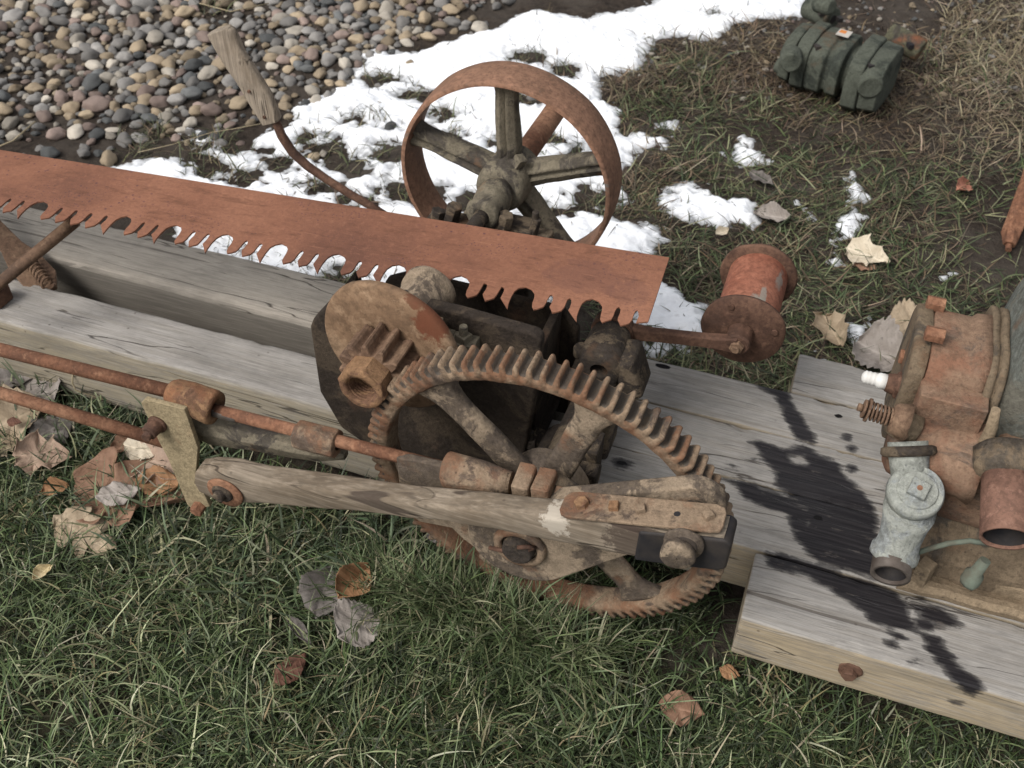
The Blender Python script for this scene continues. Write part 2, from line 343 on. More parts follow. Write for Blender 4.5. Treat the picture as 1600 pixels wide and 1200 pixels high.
def thing(name, loc, label, cat, group=None):
    o = bpy.data.objects.new(name, None); COL.objects.link(o); o.location = loc; o.empty_display_size = .05
    return tag(o, label, cat, group)
def npmesh(name, V, F, mat, attrs=None, smooth=True, cols=None, mats=None, midx=None):
    me = bpy.data.meshes.new(name); V = np.asarray(V, np.float32); F = np.asarray(F, np.int32)
    k = F.shape[1]; me.vertices.add(len(V)); me.vertices.foreach_set('co', V.ravel())
    me.loops.add(F.size); me.loops.foreach_set('vertex_index', F.ravel())
    me.polygons.add(len(F)); me.polygons.foreach_set('loop_start', np.arange(0, F.size, k, dtype=np.int32))
    me.polygons.foreach_set('use_smooth', np.full(len(F), smooth))
    for m in (mats or [mat]): me.materials.append(m)
    if midx is not None: me.polygons.foreach_set('material_index', np.asarray(midx, np.int32))
    for a, d in (attrs or {}).items():
        at = me.attributes.new(a, 'FLOAT', 'POINT'); at.data.foreach_set('value', np.asarray(d, np.float32))
    if cols is not None:
        at = me.color_attributes.new('Col', 'FLOAT_COLOR', 'POINT'); at.data.foreach_set('color', np.asarray(cols, np.float32).ravel())
    me.update(calc_edges=True); me.validate()
    o = bpy.data.objects.new(name, me); COL.objects.link(o); return o
#PART2
# ------------------------------------------------------------------ timbers
def z6(L): return [(1000+x/2.6667, 400+y/2.6667) for x, y in L]
def z3(L): return [(1000+x/2.6667, 750+y/2.6667) for x, y in L]
STAIN = [GP(p, T) for p in (
    z6([(460,530),(560,535),(620,570),(640,620),(690,690),(735,760),(730,785),(650,770),(620,700),(590,640),(560,590),(510,555)]),
    z6([(455,775),(500,765),(590,800),(640,790),(700,790),(760,835),(830,860),(850,910),(900,950),(975,1030),(1000,1200),(1000,1345),(860,1315),(740,1275),(690,1230),(645,1170),(640,1140),(700,1110),(690,1050),(640,1010),(560,950),(570,900),(510,850),(500,810)]),
    z6([(355,930),(430,935),(490,955),(580,985),(680,1040),(720,1080),(700,1160),(640,1150),(600,1075),(520,1045),(430,1010),(400,960)]),
    z3([(520,300),(600,305),(690,335),(760,360),(860,395),(960,420),(1060,470),(1110,520),(1130,590),(1190,640),(1250,660),(1290,720),(1330,780),(1400,830),(1430,860),(1430,900),(1400,930),(1340,880),(1290,810),(1230,760),(1190,700),(1170,650),(1100,625),(1030,620),(950,590),(940,560),(870,510),(800,470),(700,410),(620,390),(530,360)]))]
CLEAN = GP(z6([(620,832),(690,832),(695,866),(640,862)]), T)
def spot(fn, x, y, rx, ry):
    c = GP(fn([(x, y)]), T)[0]; return (c[0], c[1], rx/2.6667*.00083, ry/2.6667*.00118)
SPOTS = [spot(z3, 1235, 570, 95, 38), spot(z3, 1185, 600, 50, 30), spot(z3, 1065, 650, 44, 18), spot(z3, 1045, 683, 26, 16), spot(z3, 1145, 755, 22, 9), spot(z3, 1358, 980, 32, 14),
         spot(z3, 1180, 495, 22, 12), spot(z6, 865, 757, 26, 20), spot(z6, 882, 802, 30, 20), spot(z6, 880, 884, 30, 18), spot(z6, 475, 845, 10, 8), spot(z6, 385, 875, 22, 8), spot(z6, -75, 865, 50, 20)]
HOLES = [spot(z6, 95, 460, 50, 14), spot(z6, 828, 665, 24, 12), spot(z6, 742, 1090, 26, 12), spot(z6, -75, 862, 30, 10)]
def timber(name, x0, x1, y0, y1, z0, z1, mat, parent, stain=False, skew=0, seed=0, rad=.004, endtilt=0):
    st = .006 if stain else .02; W, H = y1-y0, z1-z0
    prof = []
    def side(a, b, n): return [(a[0]+(b[0]-a[0])*k/n, a[1]+(b[1]-a[1])*k/n) for k in range(n)]
    q = rad; n1 = int(W/.006) if stain else 14; n2 = int(H/.008) if stain else 10
    prof += side((q, H), (W-q, H), n1)+[(W-q, H), (W-q*.3, H-q*.3)]+side((W, H-q), (W, q), n2)+[(W, q), (W-q*.3, q*.3)]
    prof += side((W-q, 0), (q, 0), 8)+[(q, 0), (q*.3, q*.3)]+side((0, q), (0, H-q), n2)+[(0, H-q), (q*.3, H-q*.3)]
    prof = np.array(prof); n = len(prof); xs = np.arange(x0, min(x1, 1.0)+st/2, st)
    if x1 > 1.0: xs = np.append(xs, np.linspace(1.02, x1, 12))
    cen = np.array([W/2, H/2]); rings = []
    def ring(x, s=1.0): return np.column_stack([np.full(n, x), cen+(prof-cen)*s])
    rings += [ring(x0+.001, .02), ring(x0, .5), ring(x0, .93), ring(x0+.0008, .985)]
    rings += [ring(x) for x in xs[1:]]; xe = xs[-1]
    rings += [ring(xe+.001, .97), ring(xe+.001, .5), ring(xe, .02)]
    V = np.concatenate(rings); m = len(rings)
    jj = np.arange(n); F = []
    for i in range(m-1):
        a = i*n+jj; b = i*n+(jj+1) % n; F.append(np.column_stack([a, a+n, b+n, b]))
    F = np.concatenate(F)
    dz = fbm(V[:, 0], V[:, 1]*4+seed, 6, 4, seed)*.0022; dy = fbm(V[:, 0], V[:, 2]*4+9+seed, 7, 4, seed+3)*.002
    edge = np.minimum.reduce([np.abs(V[:, 1]-W)+np.abs(V[:, 2]-H), np.abs(V[:, 1])+np.abs(V[:, 2]-H)])
    chip = np.clip(fbm(V[:, 0], V[:, 1]*0, 26, 3, seed+6)-.16, 0, 1)*.006*(edge < .010)
    V[:, 2] += dz*(V[:, 2] > H*.5)-chip; V[:, 1] += dy*np.where(V[:, 1] < W*.5, 1, -1)+chip*np.where(V[:, 1] < W*.5, 1, -1)
    V[:, 0] += endtilt*(V[:, 1]/W)*np.clip(1-(V[:, 0]-x0)/.1, 0, 1)
    wy = V[:, 1]+y0+skew*(V[:, 0]-x0); wz = V[:, 2]+z0
    X, Yu = V[:, 0].copy(), wy-np.where(V[:, 1] < .004, np.clip(H-V[:, 2], 0, 1), 0)
    at = None
    if stain:
        s = np.full(len(V), -1.0)
        for p in STAIN: s = np.maximum(s, sdf(X, Yu, p))
        s = np.minimum(s, -sdf(X, Yu, CLEAN)+0*s)
        for cx, cy, rx, ry in SPOTS: s = np.maximum(s, (1-np.hypot((X-cx)/rx, (Yu-cy)/ry))*min(rx, ry))
        h = np.full(len(V), -1.0)
        for cx, cy, rx, ry in HOLES: h = np.maximum(h, (1-np.hypot((X-cx)/rx, (Yu-cy)/ry))*min(rx, ry))
        s = np.where((V[:, 2] < .2*H), -1.0, s)
        at = dict(stain=s, hole=h)
    O = world_loc(parent); VV = np.column_stack([V[:, 0], wy, wz])-np.array(O)
    o = npmesh(name, VV, F, mat, at); o.parent = parent
    return o

saw = thing('drag_saw', (-.4, 1.2, 0), 'rusty drag saw machine on weathered timbers with a big gear and a spoked pulley', 'drag saw')
timber('timber', -2.3, -.30, 1.098, 1.211, .012, T, MAT['timber'], saw, seed=1, rad=.006, skew=.003)['label'] = 'grey front skid timber left of the gear wheel'
timber('timber', -2.3, -.33, 1.294, 1.430, .012, T-.001, MAT['timber2'], saw, seed=4, rad=.012)['label'] = 'tan rear skid timber under the saw teeth'
timber('board', -.30, 1.7, 1.312, 1.420, .07, T, MAT['board'][0], saw, True, seed=7, rad=.0025)
timber('board', -.252, 1.7, 1.191, 1.3100, .07, T-.0015, MAT['board'][1], saw, True, seed=8, rad=.0025)
timber('board', -.262, 1.7, 1.057, 1.1892, .07, T, MAT['board'][2], saw, True, seed=9, rad=.0025)
timber('board', .053, 1.7, .926, 1.0515, .079, T+.001, MAT['board'][0], saw, True, seed=10, rad=.0035)['label'] = 'short front board with an oil stain and a nut sunk in its side'
timber('board', .052, 1.7, 1.424, 1.53, .075, T+.001, MAT['board'][1], saw, True, seed=12)
for x in (.30, 1.1):
    timber('crosspiece', x, x+.10, .99, 1.50, -.02, .073, MAT['timber2'], saw, seed=15)
# sunk nut in the side of the front board
b = MB(); c = P(1328, 1047, .926)
b.cyl(c+Vector((0, .004, 0)), c+Vector((0, -.003, 0)), .017, seg=20, noise=.05); b.hexn(c+Vector((0, 0, -.002)), c+Vector((0, -.012, -.002)), .011, 6)
b.build('bolt', MAT['rustdark'], saw, lump=.0012, lumpsc=90)

# ------------------------------------------------------------------ bull gear
GX, GZ, GR, GY0, GY1 = -.255, .312, .270, .915, .955
NT_ = 90
gear = None
def gear_ring(name, mat, parent):
    N = NT_*12; th = np.arange(N)/N*2*PI; ph = (np.arange(N) % 12)/12.0
    root, tip = GR-.0145, GR
    prof = np.interp(ph, [0, .17, .25, .33, .42, .5, .58, .67, .75, .83, 1.0], [0, 0, .10, .80, .98, 1, .98, .80, .10, 0, 0])
    wob = np.array([random.uniform(-.0012, .0012) for _ in range(NT_)])[np.arange(N)//12]
    ro = root+(tip-root+wob)*prof+fbm(np.cos(th)*3, np.sin(th)*3, 9, 4, 3)*.0012
    ri = np.full(N, GR-.0335)+fbm(np.cos(th)*3, np.sin(th)*3, 4, 4, 5)*.0016
    secs = []   # (radius array, y)
    yf, yb = GY0, GY1; ysk = .0012
    secs += [(ri+.001, yb-.004), (ri, yb-.012), (ri, yf+.012), (ri+.001, yf+.003), (ri+.004, yf), (np.minimum(ro-.0015, root-.002)*1.0, yf-.0005), (ro-.0018, yf+.0008), (ro, yf+.004)]
    for k in np.linspace(.15, .85, 5): secs.append((ro+fbm(np.cos(th)*9+k*9, np.sin(th)*9, 9, 3, 8)*.0008, yf+(yb-yf)*k))
    secs += [(ro, yb-.004), (ro-.0018, yb-.0008), (np.minimum(ro-.002, root-.002), yb), (ri+.004, yb)]
    m = len(secs); V = []
    for r_, y_ in secs: V.append(np.column_stack([GX+np.cos(th)*r_, np.full(N, y_)+fbm(np.cos(th)*2, np.sin(th)*2, 5, 3, 2)*.001, GZ+np.sin(th)*r_]))
    V = np.concatenate(V)-np.array(world_loc(parent)); F = []; j = np.arange(N); k = (j+1) % N
    for i in range(m):
        a = i*N; b = ((i+1) % m)*N; F.append(np.column_stack([a+j, b+j, b+k, a+k]))
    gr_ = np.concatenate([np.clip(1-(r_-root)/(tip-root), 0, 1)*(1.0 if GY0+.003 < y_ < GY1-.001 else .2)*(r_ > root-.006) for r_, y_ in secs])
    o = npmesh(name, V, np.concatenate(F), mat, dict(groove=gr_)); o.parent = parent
    me = o.data; bm = bmesh.new(); bm.from_mesh(me); bmesh.ops.recalc_face_normals(bm, faces=bm.faces); bm.to_mesh(me); bm.free()
    return o
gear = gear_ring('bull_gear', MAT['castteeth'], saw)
gear['label'] = 'large toothed gear wheel caked in tan dirt'
for k in range(6):
    a = R(73+60*k); d = Vector((math.cos(a), 0, math.sin(a))); p = Vector((-math.sin(a), 0, math.cos(a)))
    rings = []
    for t in np.linspace(.04, GR-.030, 22):
        e = max(0, (t-(GR-.085))/.055); w_ = .0185+.003*(1-t/GR)+.026*min(e, 1.05)**2.2
        y0, y1 = GY0+.010, GY1-.012; yc = (y0+y1)/2
        c = Vector((GX, 0, GZ))+d*t
        q = [(-w_, y0+.004), (-w_+.004, y0+.0005), (-w_*.4, y0-.001), (w_*.4, y0-.001), (w_-.004, y0+.0005), (w_, y0+.004), (w_, y1-.002), (w_*.35, y1), (-w_*.35, y1), (-w_, y1-.002)]
        rings.append([c+p*x+Vector((0, y, 0)) for x, y in q])
    b = MB(); b.loft(rings, True, True); b.build('spoke', MAT['cast'], gear, lump=.0018, lumpsc=22)
b = MB(); b.lathe([(0, .02), (.0, .052), (.006, .056), (.06, .056), (.066, .05), (.066, .02)], (GX, GY0-.004, GZ), (0, 1, 0), 40, noise=.01)
b.build('hub', MAT['cast'], gear, lump=.001, lumpsc=30)
_gc = Matrix.Translation(Vector((GX, GY0, GZ))-world_loc(saw))
_nn = Vector((.05, 1, .07)).normalized()
gear.matrix_local = _gc@Vector((0, 1, 0)).rotation_difference(_nn).to_matrix().to_4x4()@_gc.inverted()
GX, GZ = -.261, .294
# crank arm in front of the gear
def hull2(c0, r0, c1, r1, n=24):
    dx, dz = c1[0]-c0[0], c1[1]-c0[1]; L = math.hypot(dx, dz); a = math.atan2(dz, dx); b_ = math.acos((r0-r1)/L)
    pts = [(c0[0]+r0*math.cos(a+b_+(2*PI-2*b_)*i/n), c0[1]+r0*math.sin(a+b_+(2*PI-2*b_)*i/n)) for i in range(n+1)]
    pts += [(c1[0]+r1*math.cos(a-b_+2*b_*i/n), c1[1]+r1*math.sin(a-b_+2*b_*i/n)) for i in range(n+1)]
    return pts
PF, PD = .803, .037
_pp = P(1069, 856, PF-.014); PINX, PINZ = _pp.x, _pp.z
b = MB(); b.prism(hull2((GX, GZ), .080, (PINX, PINZ), .036), .024, .853)
crank = b.build('crank_arm', MAT['cast'], saw, bev=.004, angle=40)
b = MB(); q_ = [P(x, y, .862) for x, y in ((618, 716), (640, 718), (760, 745), (800, 800), (765, 862), (742, 857), (722, 842), (706, 826), (655, 816), (628, 795))]
b.prism([(v.x, v.z) for v in q_], .012, .862); b.build('counterweight', MAT['cast'], crank, bev=.003)
b = MB(); ax = Vector((GX, .853, GZ))
b.lathe([(0, .018), (0, .036), (.004, .039), (.010, .036), (.011, .028), (.006, .026)], ax+Vector((0, .001, 0)), (0, -1, 0), 36)
b.build('washer', MAT['castgear'], crank)
b = MB(); b.cyl(ax, ax+Vector((0, -.018, 0)), .024, .022, 28, .003, noise=.01); b.build('axle_end', MAT['castdark'], crank, lump=.001, lumpsc=60)
b = MB(); b.tube([ax+Vector((-.042, -.010, -.014)), ax+Vector((-.02, -.014, -.006)), ax+Vector((.014, -.014, .010)), ax+Vector((.024, -.013, .020)), ax+Vector((.016, -.018, .024)), ax+Vector((.002, -.019, .018))], .0032, 10)
b.build('cotter_pin', MAT['rustdark'], crank)
b = MB(); b.cyl((GX+.02, 1.25, GZ+.03), (GX, .86, GZ), .024, seg=24); b.build('axle', MAT['castdark'], saw)

# ------------------------------------------------------------------ pinion, disc, shaft
SH0 = Vector((-.514, .935, .456)); SH1 = Vector((-.502, 1.45, .450)); SD = (SH1-SH0).normalized()
def sh(y): return SH0+SD*((y-SH0.y)/SD.y)
NP = 12
N = NP*10
def pinion_profile(y, off=0):
    rr = []
    c = sh(y); q = SD.to_track_quat('Z', 'Y'); X = q@Vector((1, 0, 0)); Y = q@Vector((0, 1, 0))
    for j in range(N):
        a = 2*PI*j/N+.12; ph = (j % 10)/10
        v = np.interp(ph, [0, .15, .35, .5, .65, .85, 1], [0, .1, .9, 1, .9, .1, 0])
        rr.append(c+X*math.cos(a)*(.036+.0155*v+off)+Y*math.sin(a)*(.036+.0155*v+off))
    return rr
b = MB(); b.loft([pinion_profile(.939, -.002), pinion_profile(.941), pinion_profile(.965), pinion_profile(.994)], True, False)
pin = b.build('pinion', MAT['rustbrown'], saw, lump=.0012, lumpsc=45)
pin['label'] = 'small rusty toothed pinion with a threaded nut end'
nf = P(567, 607, .862); nd = (Vector(nf)-sh(.9)); f0 = sh(.862)
b = MB(); b.lathe([(0, .033), (.002, .036), (.030, .037), (.036, .035)], sh(.908), SD, 8, False, False, .2)
b.lathe([(0, .033), (-.0015, .030), (-.001, .0222), (.003, .0212), (.03, .0212), (.03, .0005)], sh(.908), SD, 32, False, True, .2)
for k in range(6):
    t = .004+k*.0042; b.lathe([(t, .0214), (t+.0017, .0188), (t+.0034, .0214)], sh(.908), SD, 28)
b.build('nut', MAT['nutrust'], pin, lump=.0012, lumpsc=60)
b = MB(); b.lathe([(0, .001), (0, .045), (-.002, .060), (.001, .105), (.004, .1085), (.014, .1085), (.018, .105), (.018, .03)], sh(.997), Vector((.10, .99, -.02)), 72, noise=.003)
disc = b.build('friction_disc', MAT['disc'], saw, lump=.0012, lumpsc=18)
disc['label'] = 'smooth rusty round disc behind the pinion'
b = MB(); b.cyl(sh(.99), sh(1.56), .0130, seg=20); shaft = b.build('shaft', MAT['castdark'], saw)

# ------------------------------------------------------------------ housing between the timbers
hs_poly = [(v.x, v.z) for v in [P(x, y, 1.074) for x, y in ((499, 612), (483, 512), (487, 500), (528, 457), (543, 449), (712, 489), (836, 525), (846, 534), (840, 600))]]+[(-.345, .04), (-.575, .05), (-.60, .13), (-.655, .165)]
b = MB(); b.prism(hs_poly, .022, 1.074)
hous = b.build('housing', MAT['box'], saw, bev=.005, lump=.002, lumpsc=14)
hous['label'] = 'dark cast housing of two side plates under the shaft'
bx = P(600, 446, 1.25)
b = MB(); b.prism([(bx.x-.003, T-.02), (bx.x-.004, bx.z-.01), (bx.x+.004, bx.z+.012), (bx.x+.045, bx.z+.035), (-.33, bx.z+.035), (-.30, bx.z), (-.298, T-.02)], .018, 1.25)
b.build('side_plate', MAT['box'], hous, bev=.004)
b = MB(); b.box((-.335, 1.186, .285), (.014, .124, .21)); b.box((-.50, 1.186, .19), (.36, .124, .02)); b.box((-.686, 1.186, .27), (.012, .124, .19))
b.build('end_wall', MAT['box'], hous, bev=.003)
# shaft bearing on the housing
def pad_bolt(b, c, s=.010, h=.02, ax=Vector((0, 0, 1)), stud=True):
    c = Vector(c); b.hexn(c, c+ax*h*.55, s, 4 if random.random() < .6 else 6, random.uniform(0, 1))
    if stud: b.cyl(c+ax*h*.5, c+ax*h, s*.48, seg=12)
b = MB(); b.lathe([(0, .016), (0, .033), (.004, .036), (.04, .038), (.070, .0385), (.074, .043), (.088, .043), (.092, .038), (.092, .016)], sh(1.056), SD, 36, noise=.012)
brg = b.build('bearing', MAT['cast'], saw, lump=.002, lumpsc=28)
brg['label'] = 'tan bearing cap behind the round disc'
b = MB(); b.box(sh(1.105)+Vector((0, 0, -.026)), (.15, .06, .036)); b.build('bearing_foot', MAT['castdark'], brg, bev=.006, lump=.002)
c0 = P(716, 519, 1.09)
for (x, y, Y, s) in ((666, 500, 1.062, .014), (686, 512, 1.060, .011), (724, 524, 1.058, .013)):
    b = MB(); c = P(x, y, Y); pad_bolt(b, c+Vector((0, 0, -.016)), s, .034); b.box(c+Vector((0, .010, -.022)), (.040, .044, .024)); b.build('bolt', MAT['castgrey'], brg, bev=.003, lump=.0022, lumpsc=50)
b = MB(); c = sh(1.085)+Vector((-.012, -.002, .038)); b.cyl(c+Vector((0, 0, -.004)), c+Vector((0, 0, .0006)), .0045, seg=16); b.build('oil_hole', MAT['black'], brg)
# lower bearing seen through the gear
b = MB(); c = P(858, 690, 1.09)
b.lathe([(0, .02), (0, .036), (.06, .036), (.06, .02)], c+Vector((.02, -.03, -.02)), (0, 1, 0), 24, noise=.02); b.box(c+Vector((.0, .01, -.05)), (.11, .07, .05)); pad_bolt(b, c+Vector((-.03, 0, -.02)), .012, .03)
b.box(P(925, 715, 1.03)+Vector((0, 0, -.01)), (.022, .045, .09)); b.hexn(P(905, 735, 1.0), P(905, 735, 1.0)+Vector((.03, 0, 0)), .02, 6)
b.build('axle_bearing', MAT['castdark'], saw, bev=.004, lump=.003, lumpsc=30)

# ------------------------------------------------------------------ pulley wheel
PY0, PY1 = 1.452, 1.530; PR = .190
pc = sh(PY0); pb = sh(PY1)
prof = [(0, PR-.0075), (-.0005, PR-.001), (.002, PR), (.02, PR+.001), (.04, PR+.0015), (.06, PR+.001), (.077, PR), (.079, PR-.001), (.078, PR-.0075), (.06, PR-.0085), (.04, PR-.010), (.02, PR-.0085), (0, PR-.0075)]
b = MB(); b.lathe(prof, pc, (0, 1, 0), 120)
pul = b.build('pulley_wheel', MAT['pulley'], saw, lump=.0012, lumpsc=12)
pul['label'] = 'rusty flat-rimmed pulley wheel with five spokes'
for k in range(5):
    a = R(93+72*k); d = Vector((math.cos(a), 0, math.sin(a))); p = Vector((-math.sin(a), 0, math.cos(a))); rings = []
    for t in np.linspace(.028, PR-.006, 20):
        e = max(0, (t-(PR-.035))/.03); w_ = .0165+.0045*(1-t/PR)*1.0+.010*min(1, e)**2; yc = (PY0+PY1)/2; h_ = .021+.006*(1-t/PR)
        c = Vector((pc.x, yc, pc.z))+d*t
        q = [(-w_, -h_*.35), (-w_*.9, -h_*.75), (-w_*.45, -h_*.8), (-w_*.30, -h_), (0, -h_*.55), (w_*.12, -h_*.5), (w_*.30, -h_), (w_*.6, -h_*.95), (w_, -h_*.5), (w_, h_*.4), (w_*.4, h_), (-w_*.4, h_), (-w_, h_*.4)]
        rings.append([c+p*x+Vector((0, y, 0)) for x, y in q])
    b = MB(); b.loft(rings, True, True); b.build('spoke', MAT['castgrey'], pul, lump=.0016, lumpsc=30)
b = MB(); b.lathe([(0, .02), (0, .036), (.004, .042), (.014, .045), (.05, .046), (.09, .044), (.10, .036), (.10, .018)], sh(1.432), SD, 40, noise=.01)
hub = b.build('hub', MAT['castgrey'], pul, lump=.002, lumpsc=25)
b = MB(); c = sh(1.462)+Vector((.022, 0, .042)); b.hexn(c-Vector((.006, 0, .01)), c+Vector((.008, -.002, .016)), .0125, 4); b.build('set_screw', MAT['castgrey'], hub, bev=.002)
b = MB(); b.lathe([(0, .014), (0, .024), (.006, .030), (.012, .027), (.03, .029), (.06, .031), (.075, .030), (.08, .022)], sh(1.352), SD, 32, noise=.02)
b2 = b.build('bearing', MAT['castgrey'], saw, lump=.003, lumpsc=30); b2['label'] = 'greasy bearing in front of the pulley hub'
for (x, y, Y, s) in ((683, 338, 1.38, .012), (707, 330, 1.385, .014), (788, 345, 1.37, .014), (836, 352, 1.39, .009)):
    b = MB(); c = P(x, y, Y); b.hexn(c+Vector((-.004, 0, -.018)), c+Vector((.004, 0, .014)), s, 6, .4)
    if s < .01: b.cyl(c, c+Vector((0, 0, .026)), .006, seg=12)
    b.build('bolt', MAT['castdark'], b2, bev=.003, lump=.003, lumpsc=45)
b = MB()
c = P(812, 362, 1.38); b.box(c+Vector((0, .01, -.02)), (.10, .05, .025)); b.box(P(700, 345, 1.38)+Vector((0, .01, -.012)), (.08, .05, .02))
b.build('bearing_foot', MAT['castdark'], b2, bev=.003, lump=.003, lumpsc=45)
b = MB(); b.box((-.47, 1.40, .27), (.09, .05, .30)); b.build('bearing_post', MAT['castdark'], saw, bev=.005, lump=.002)
b = MB(); b.cyl(sh(1.53), sh(1.745), .0205, seg=28, bev=.002); b.build('shaft_pipe', MAT['rust'], saw, lump=.0006, lumpsc=20)

# ------------------------------------------------------------------ idler drum on its arm
dc = P(1160, 517, 1.30); dn = Vector((0, 1, 0))
b = MB(); b.lathe([(0, .0485), (.14, .0485)], dc+dn*.008, dn, 64)
drum = b.build('idler_drum', MAT['drum'], saw, lump=.0006, lumpsc=20); drum['label'] = 'orange rusty drum with dark round end plates'
b = MB(); b.lathe([(0, .001), (-.0015, .03), (0, .064), (.003, .066), (.008, .065), (.009, .04)], dc, dn, 56, noise=.006); e_ = b.build('end_plate', MAT['rustdark'], drum, lump=.001)
b = MB(); b.lathe([(0, .03), (0, .061), (.003, .064), (.008, .063), (.010, .04), (.010, .002)], dc+dn*.143, dn, 56, noise=.008); b.build('end_plate', MAT['rustdark'], drum, lump=.0015)
for a in (120, 15, 250):
    b = MB(); c = dc+Vector((math.cos(R(a))*.05, 0, math.sin(R(a))*.05)); b.cyl(c, c+Vector((0, -.004, 0)), .0055, seg=14, bev=.001)
    b.build('rivet', MAT['rustdark'], drum)
ha = P(1152, 537, 1.268); ra = P(962, 516, 1.245)
b = MB(); b.cyl(ha+Vector((0, .03, 0)), ha+Vector((0, -.006, 0)), .020, seg=28, bev=.003, noise=.02)
rings = []
for t, hh, dd in ((0, .017, .012), (.12, .014, .010), (.3, .0105, .008), (.7, .0105, .008), (.88, .012, .009), (1, .016, .010)):
    c = ra.lerp(ha, t); rings.append([c+Vector((0, y, z)) for y, z in ((-dd, hh*.7), (-dd*.8, hh), (dd*.8, hh), (dd, hh*.7), (dd, -hh*.7), (dd*.8, -hh), (-dd*.8, -hh), (-dd, -hh*.7))])
b.loft(rings, True, False)
b.lathe([(0, .018), (0, .034), (.022, .034), (.022, .018)], ra+Vector((-.004, -.011, 0)), (0, 1, 0), 36, noise=.01)
arm = b.build('drum_arm', MAT['rustdark'], saw, bev=.002, lump=.001)
b = MB(); b.hexn(ha+Vector((0, -.005, 0)), ha+Vector((0, -.013, 0)), .0115, 6); b.cyl(ha+Vector((0, -.01, 0)), ha+Vector((0, -.018, 0)), .006, seg=14, bev=.001); b.build('bolt', MAT['rustbrown'], arm)
# arm bearing standing on the deck
bp = P(936, 580, 1.15); bq = ra+Vector((-.004, -.013, 0)); bd = (bq-bp).normalized(); L_ = (bq-bp).length
b = MB(); b.lathe([(0, .014), (0, .030), (.004, .034), (L_*.45, .036), (L_-.008, .033), (L_, .030), (L_, .012)], bp, bd, 36, noise=.015)
ab = b.build('arm_bearing', MAT['castdark'], saw, lump=.002, lumpsc=26); ab['label'] = 'dark greasy bearing holding the drum arm'
b = MB(); b.box(Vector((bp.x-.01, 1.19, (bp.z+T)/2-.012)), (.075, .075, bp.z-T-.0)); b.box(Vector((bp.x+.045, 1.185, bp.z-.012)), (.035, .065, .075), Matrix.Rotation(R(-18), 3, 'Y')); b.build('pedestal', MAT['castdark'], ab, bev=.008, lump=.003, lumpsc=30)
b = MB(); c = P(908, 556, 1.19); b.cyl(c, c+Vector((0, 0, .02)), .013, seg=18, bev=.004); b.build('grease_cup', MAT['castdark'], ab)
b = MB(); c = P(940, 537, 1.19)+Vector((0, 0, .0)); b.lathe([(0, .0042), (0.003, .0042), (.003, .0105), (.0, .012), (-.006, .012)], c, (0, -.25, 1), 24); b.build('oil_ring', MAT['castgrey'], ab)
b = MB(); b.cyl(c+Vector((0, 0, -.004)), c+Vector((0, 0, .001)), .0043, seg=16); b.build('oil_hole', MAT['black'], ab)

# ------------------------------------------------------------------ guide rods on the near side
RY = .872
def rp(x, y, Y=RY): return P(x, y, Y)
r0 = rp(0, 546); r1 = rp(270, 612); rd = (r1-r0).normalized()
b = MB(); b.cyl(r0-rd*.5, rp(300, 620), .0105, seg=22); rod = b.build('guide_rod', MAT['rust'], saw, lump=.0006, lumpsc=60)
b = MB(); b.cyl(rp(325, 638), rp(372, 651), .0098, seg=22); b.build('rod_sleeve', MAT['steel'], saw)
b = MB(); b.cyl(rp(330, 639), rp(710, 735), .0094, seg=22); b.build('guide_rod', MAT['rust'], saw, lump=.0006, lumpsc=60)
l0 = P(0, 614, .868); l1 = P(250, 688, .868); ld = (l1-l0).normalized()
b = MB(); b.cyl(l0-ld*.5, l1+ld*.01, .0105, seg=22); b.build('lower_rod', MAT['rust'], saw, lump=.0006, lumpsc=60)
# crosshead bracket
u = (rp(700, 733)-rp(330, 638)).normalized()
b = MB(); A = rp(266, 612); Bb = rp(338, 638)
b.lathe([(0, .0125), (0, .018), (.008, .0225), (.03, .0245), ((Bb-A).length-.006, .0255), ((Bb-A).length, .024), ((Bb-A).length, .013), ((Bb-A).length-.02, .012)], A, Bb-A, 30, noise=.015)
clampb = b; b = MB(); rings = []
for (x, y, hh, dd) in ((285, 655, .022, .016), (330, 672, .026, .018), (400, 685, .020, .016), (455, 698, .017, .015), (500, 706, .014, .014), (540, 712, .006, .008)):
    c = P(x, y, RY+.012); rings.append([c+Vector((0, yy*dd, zz*hh)) for yy, zz in ((-1, .3), (-.6, 1), (.8, 1), (1, .6), (1, -.7), (.4, -1), (-.6, -.9))])
b.loft(rings, True, False)
br = b.build('crosshead', MAT['castgrey'], saw, bev=.005, angle=25, lump=.002, lumpsc=22); br['label'] = 'greasy cast crosshead arm under the guide rod'
clampb.build('clamp_sleeve', MAT['nutrust'], br, lump=.0018, lumpsc=30)
b = MB(); A = rp(464, 678); Bb = rp(528, 694); b.lathe([(0, .0098), (0, .019), (.003, .022), ((Bb-A).length-.003, .022), ((Bb-A).length, .019), ((Bb-A).length, .0098)], A, Bb-A, 8, False, False, .2)
b.build('collar', MAT['castgear'], br, bev=.003, lump=.001)
b = MB(); A = rp(697, 733); Bb = rp(800, 755); L_ = (Bb-A).length
b.lathe([(0, .0098), (0, .023), (.003, .025), (L_*.55, .024), (L_*.85, .018), (L_, .016)], A, Bb-A, 28, True, noise=.02)
sk = b.build('rod_socket', MAT['castgear'], saw, lump=.002, lumpsc=30)
b = MB(); e0 = rp(808, 752); e1 = rp(836, 758); e2 = rp(866, 764); dz = Vector((.0, 0, 0))
b.hexn(e0+Vector((0, 0, -.004)), e1+Vector((-.001, 0, -.004)), .030, 4, .9); b.hexn(e1+Vector((.002, 0, -.006)), e2+Vector((0, 0, -.006)), .030, 4, .75)
b.build('square_nut', MAT['castgear'], sk, bev=.005, lump=.001)
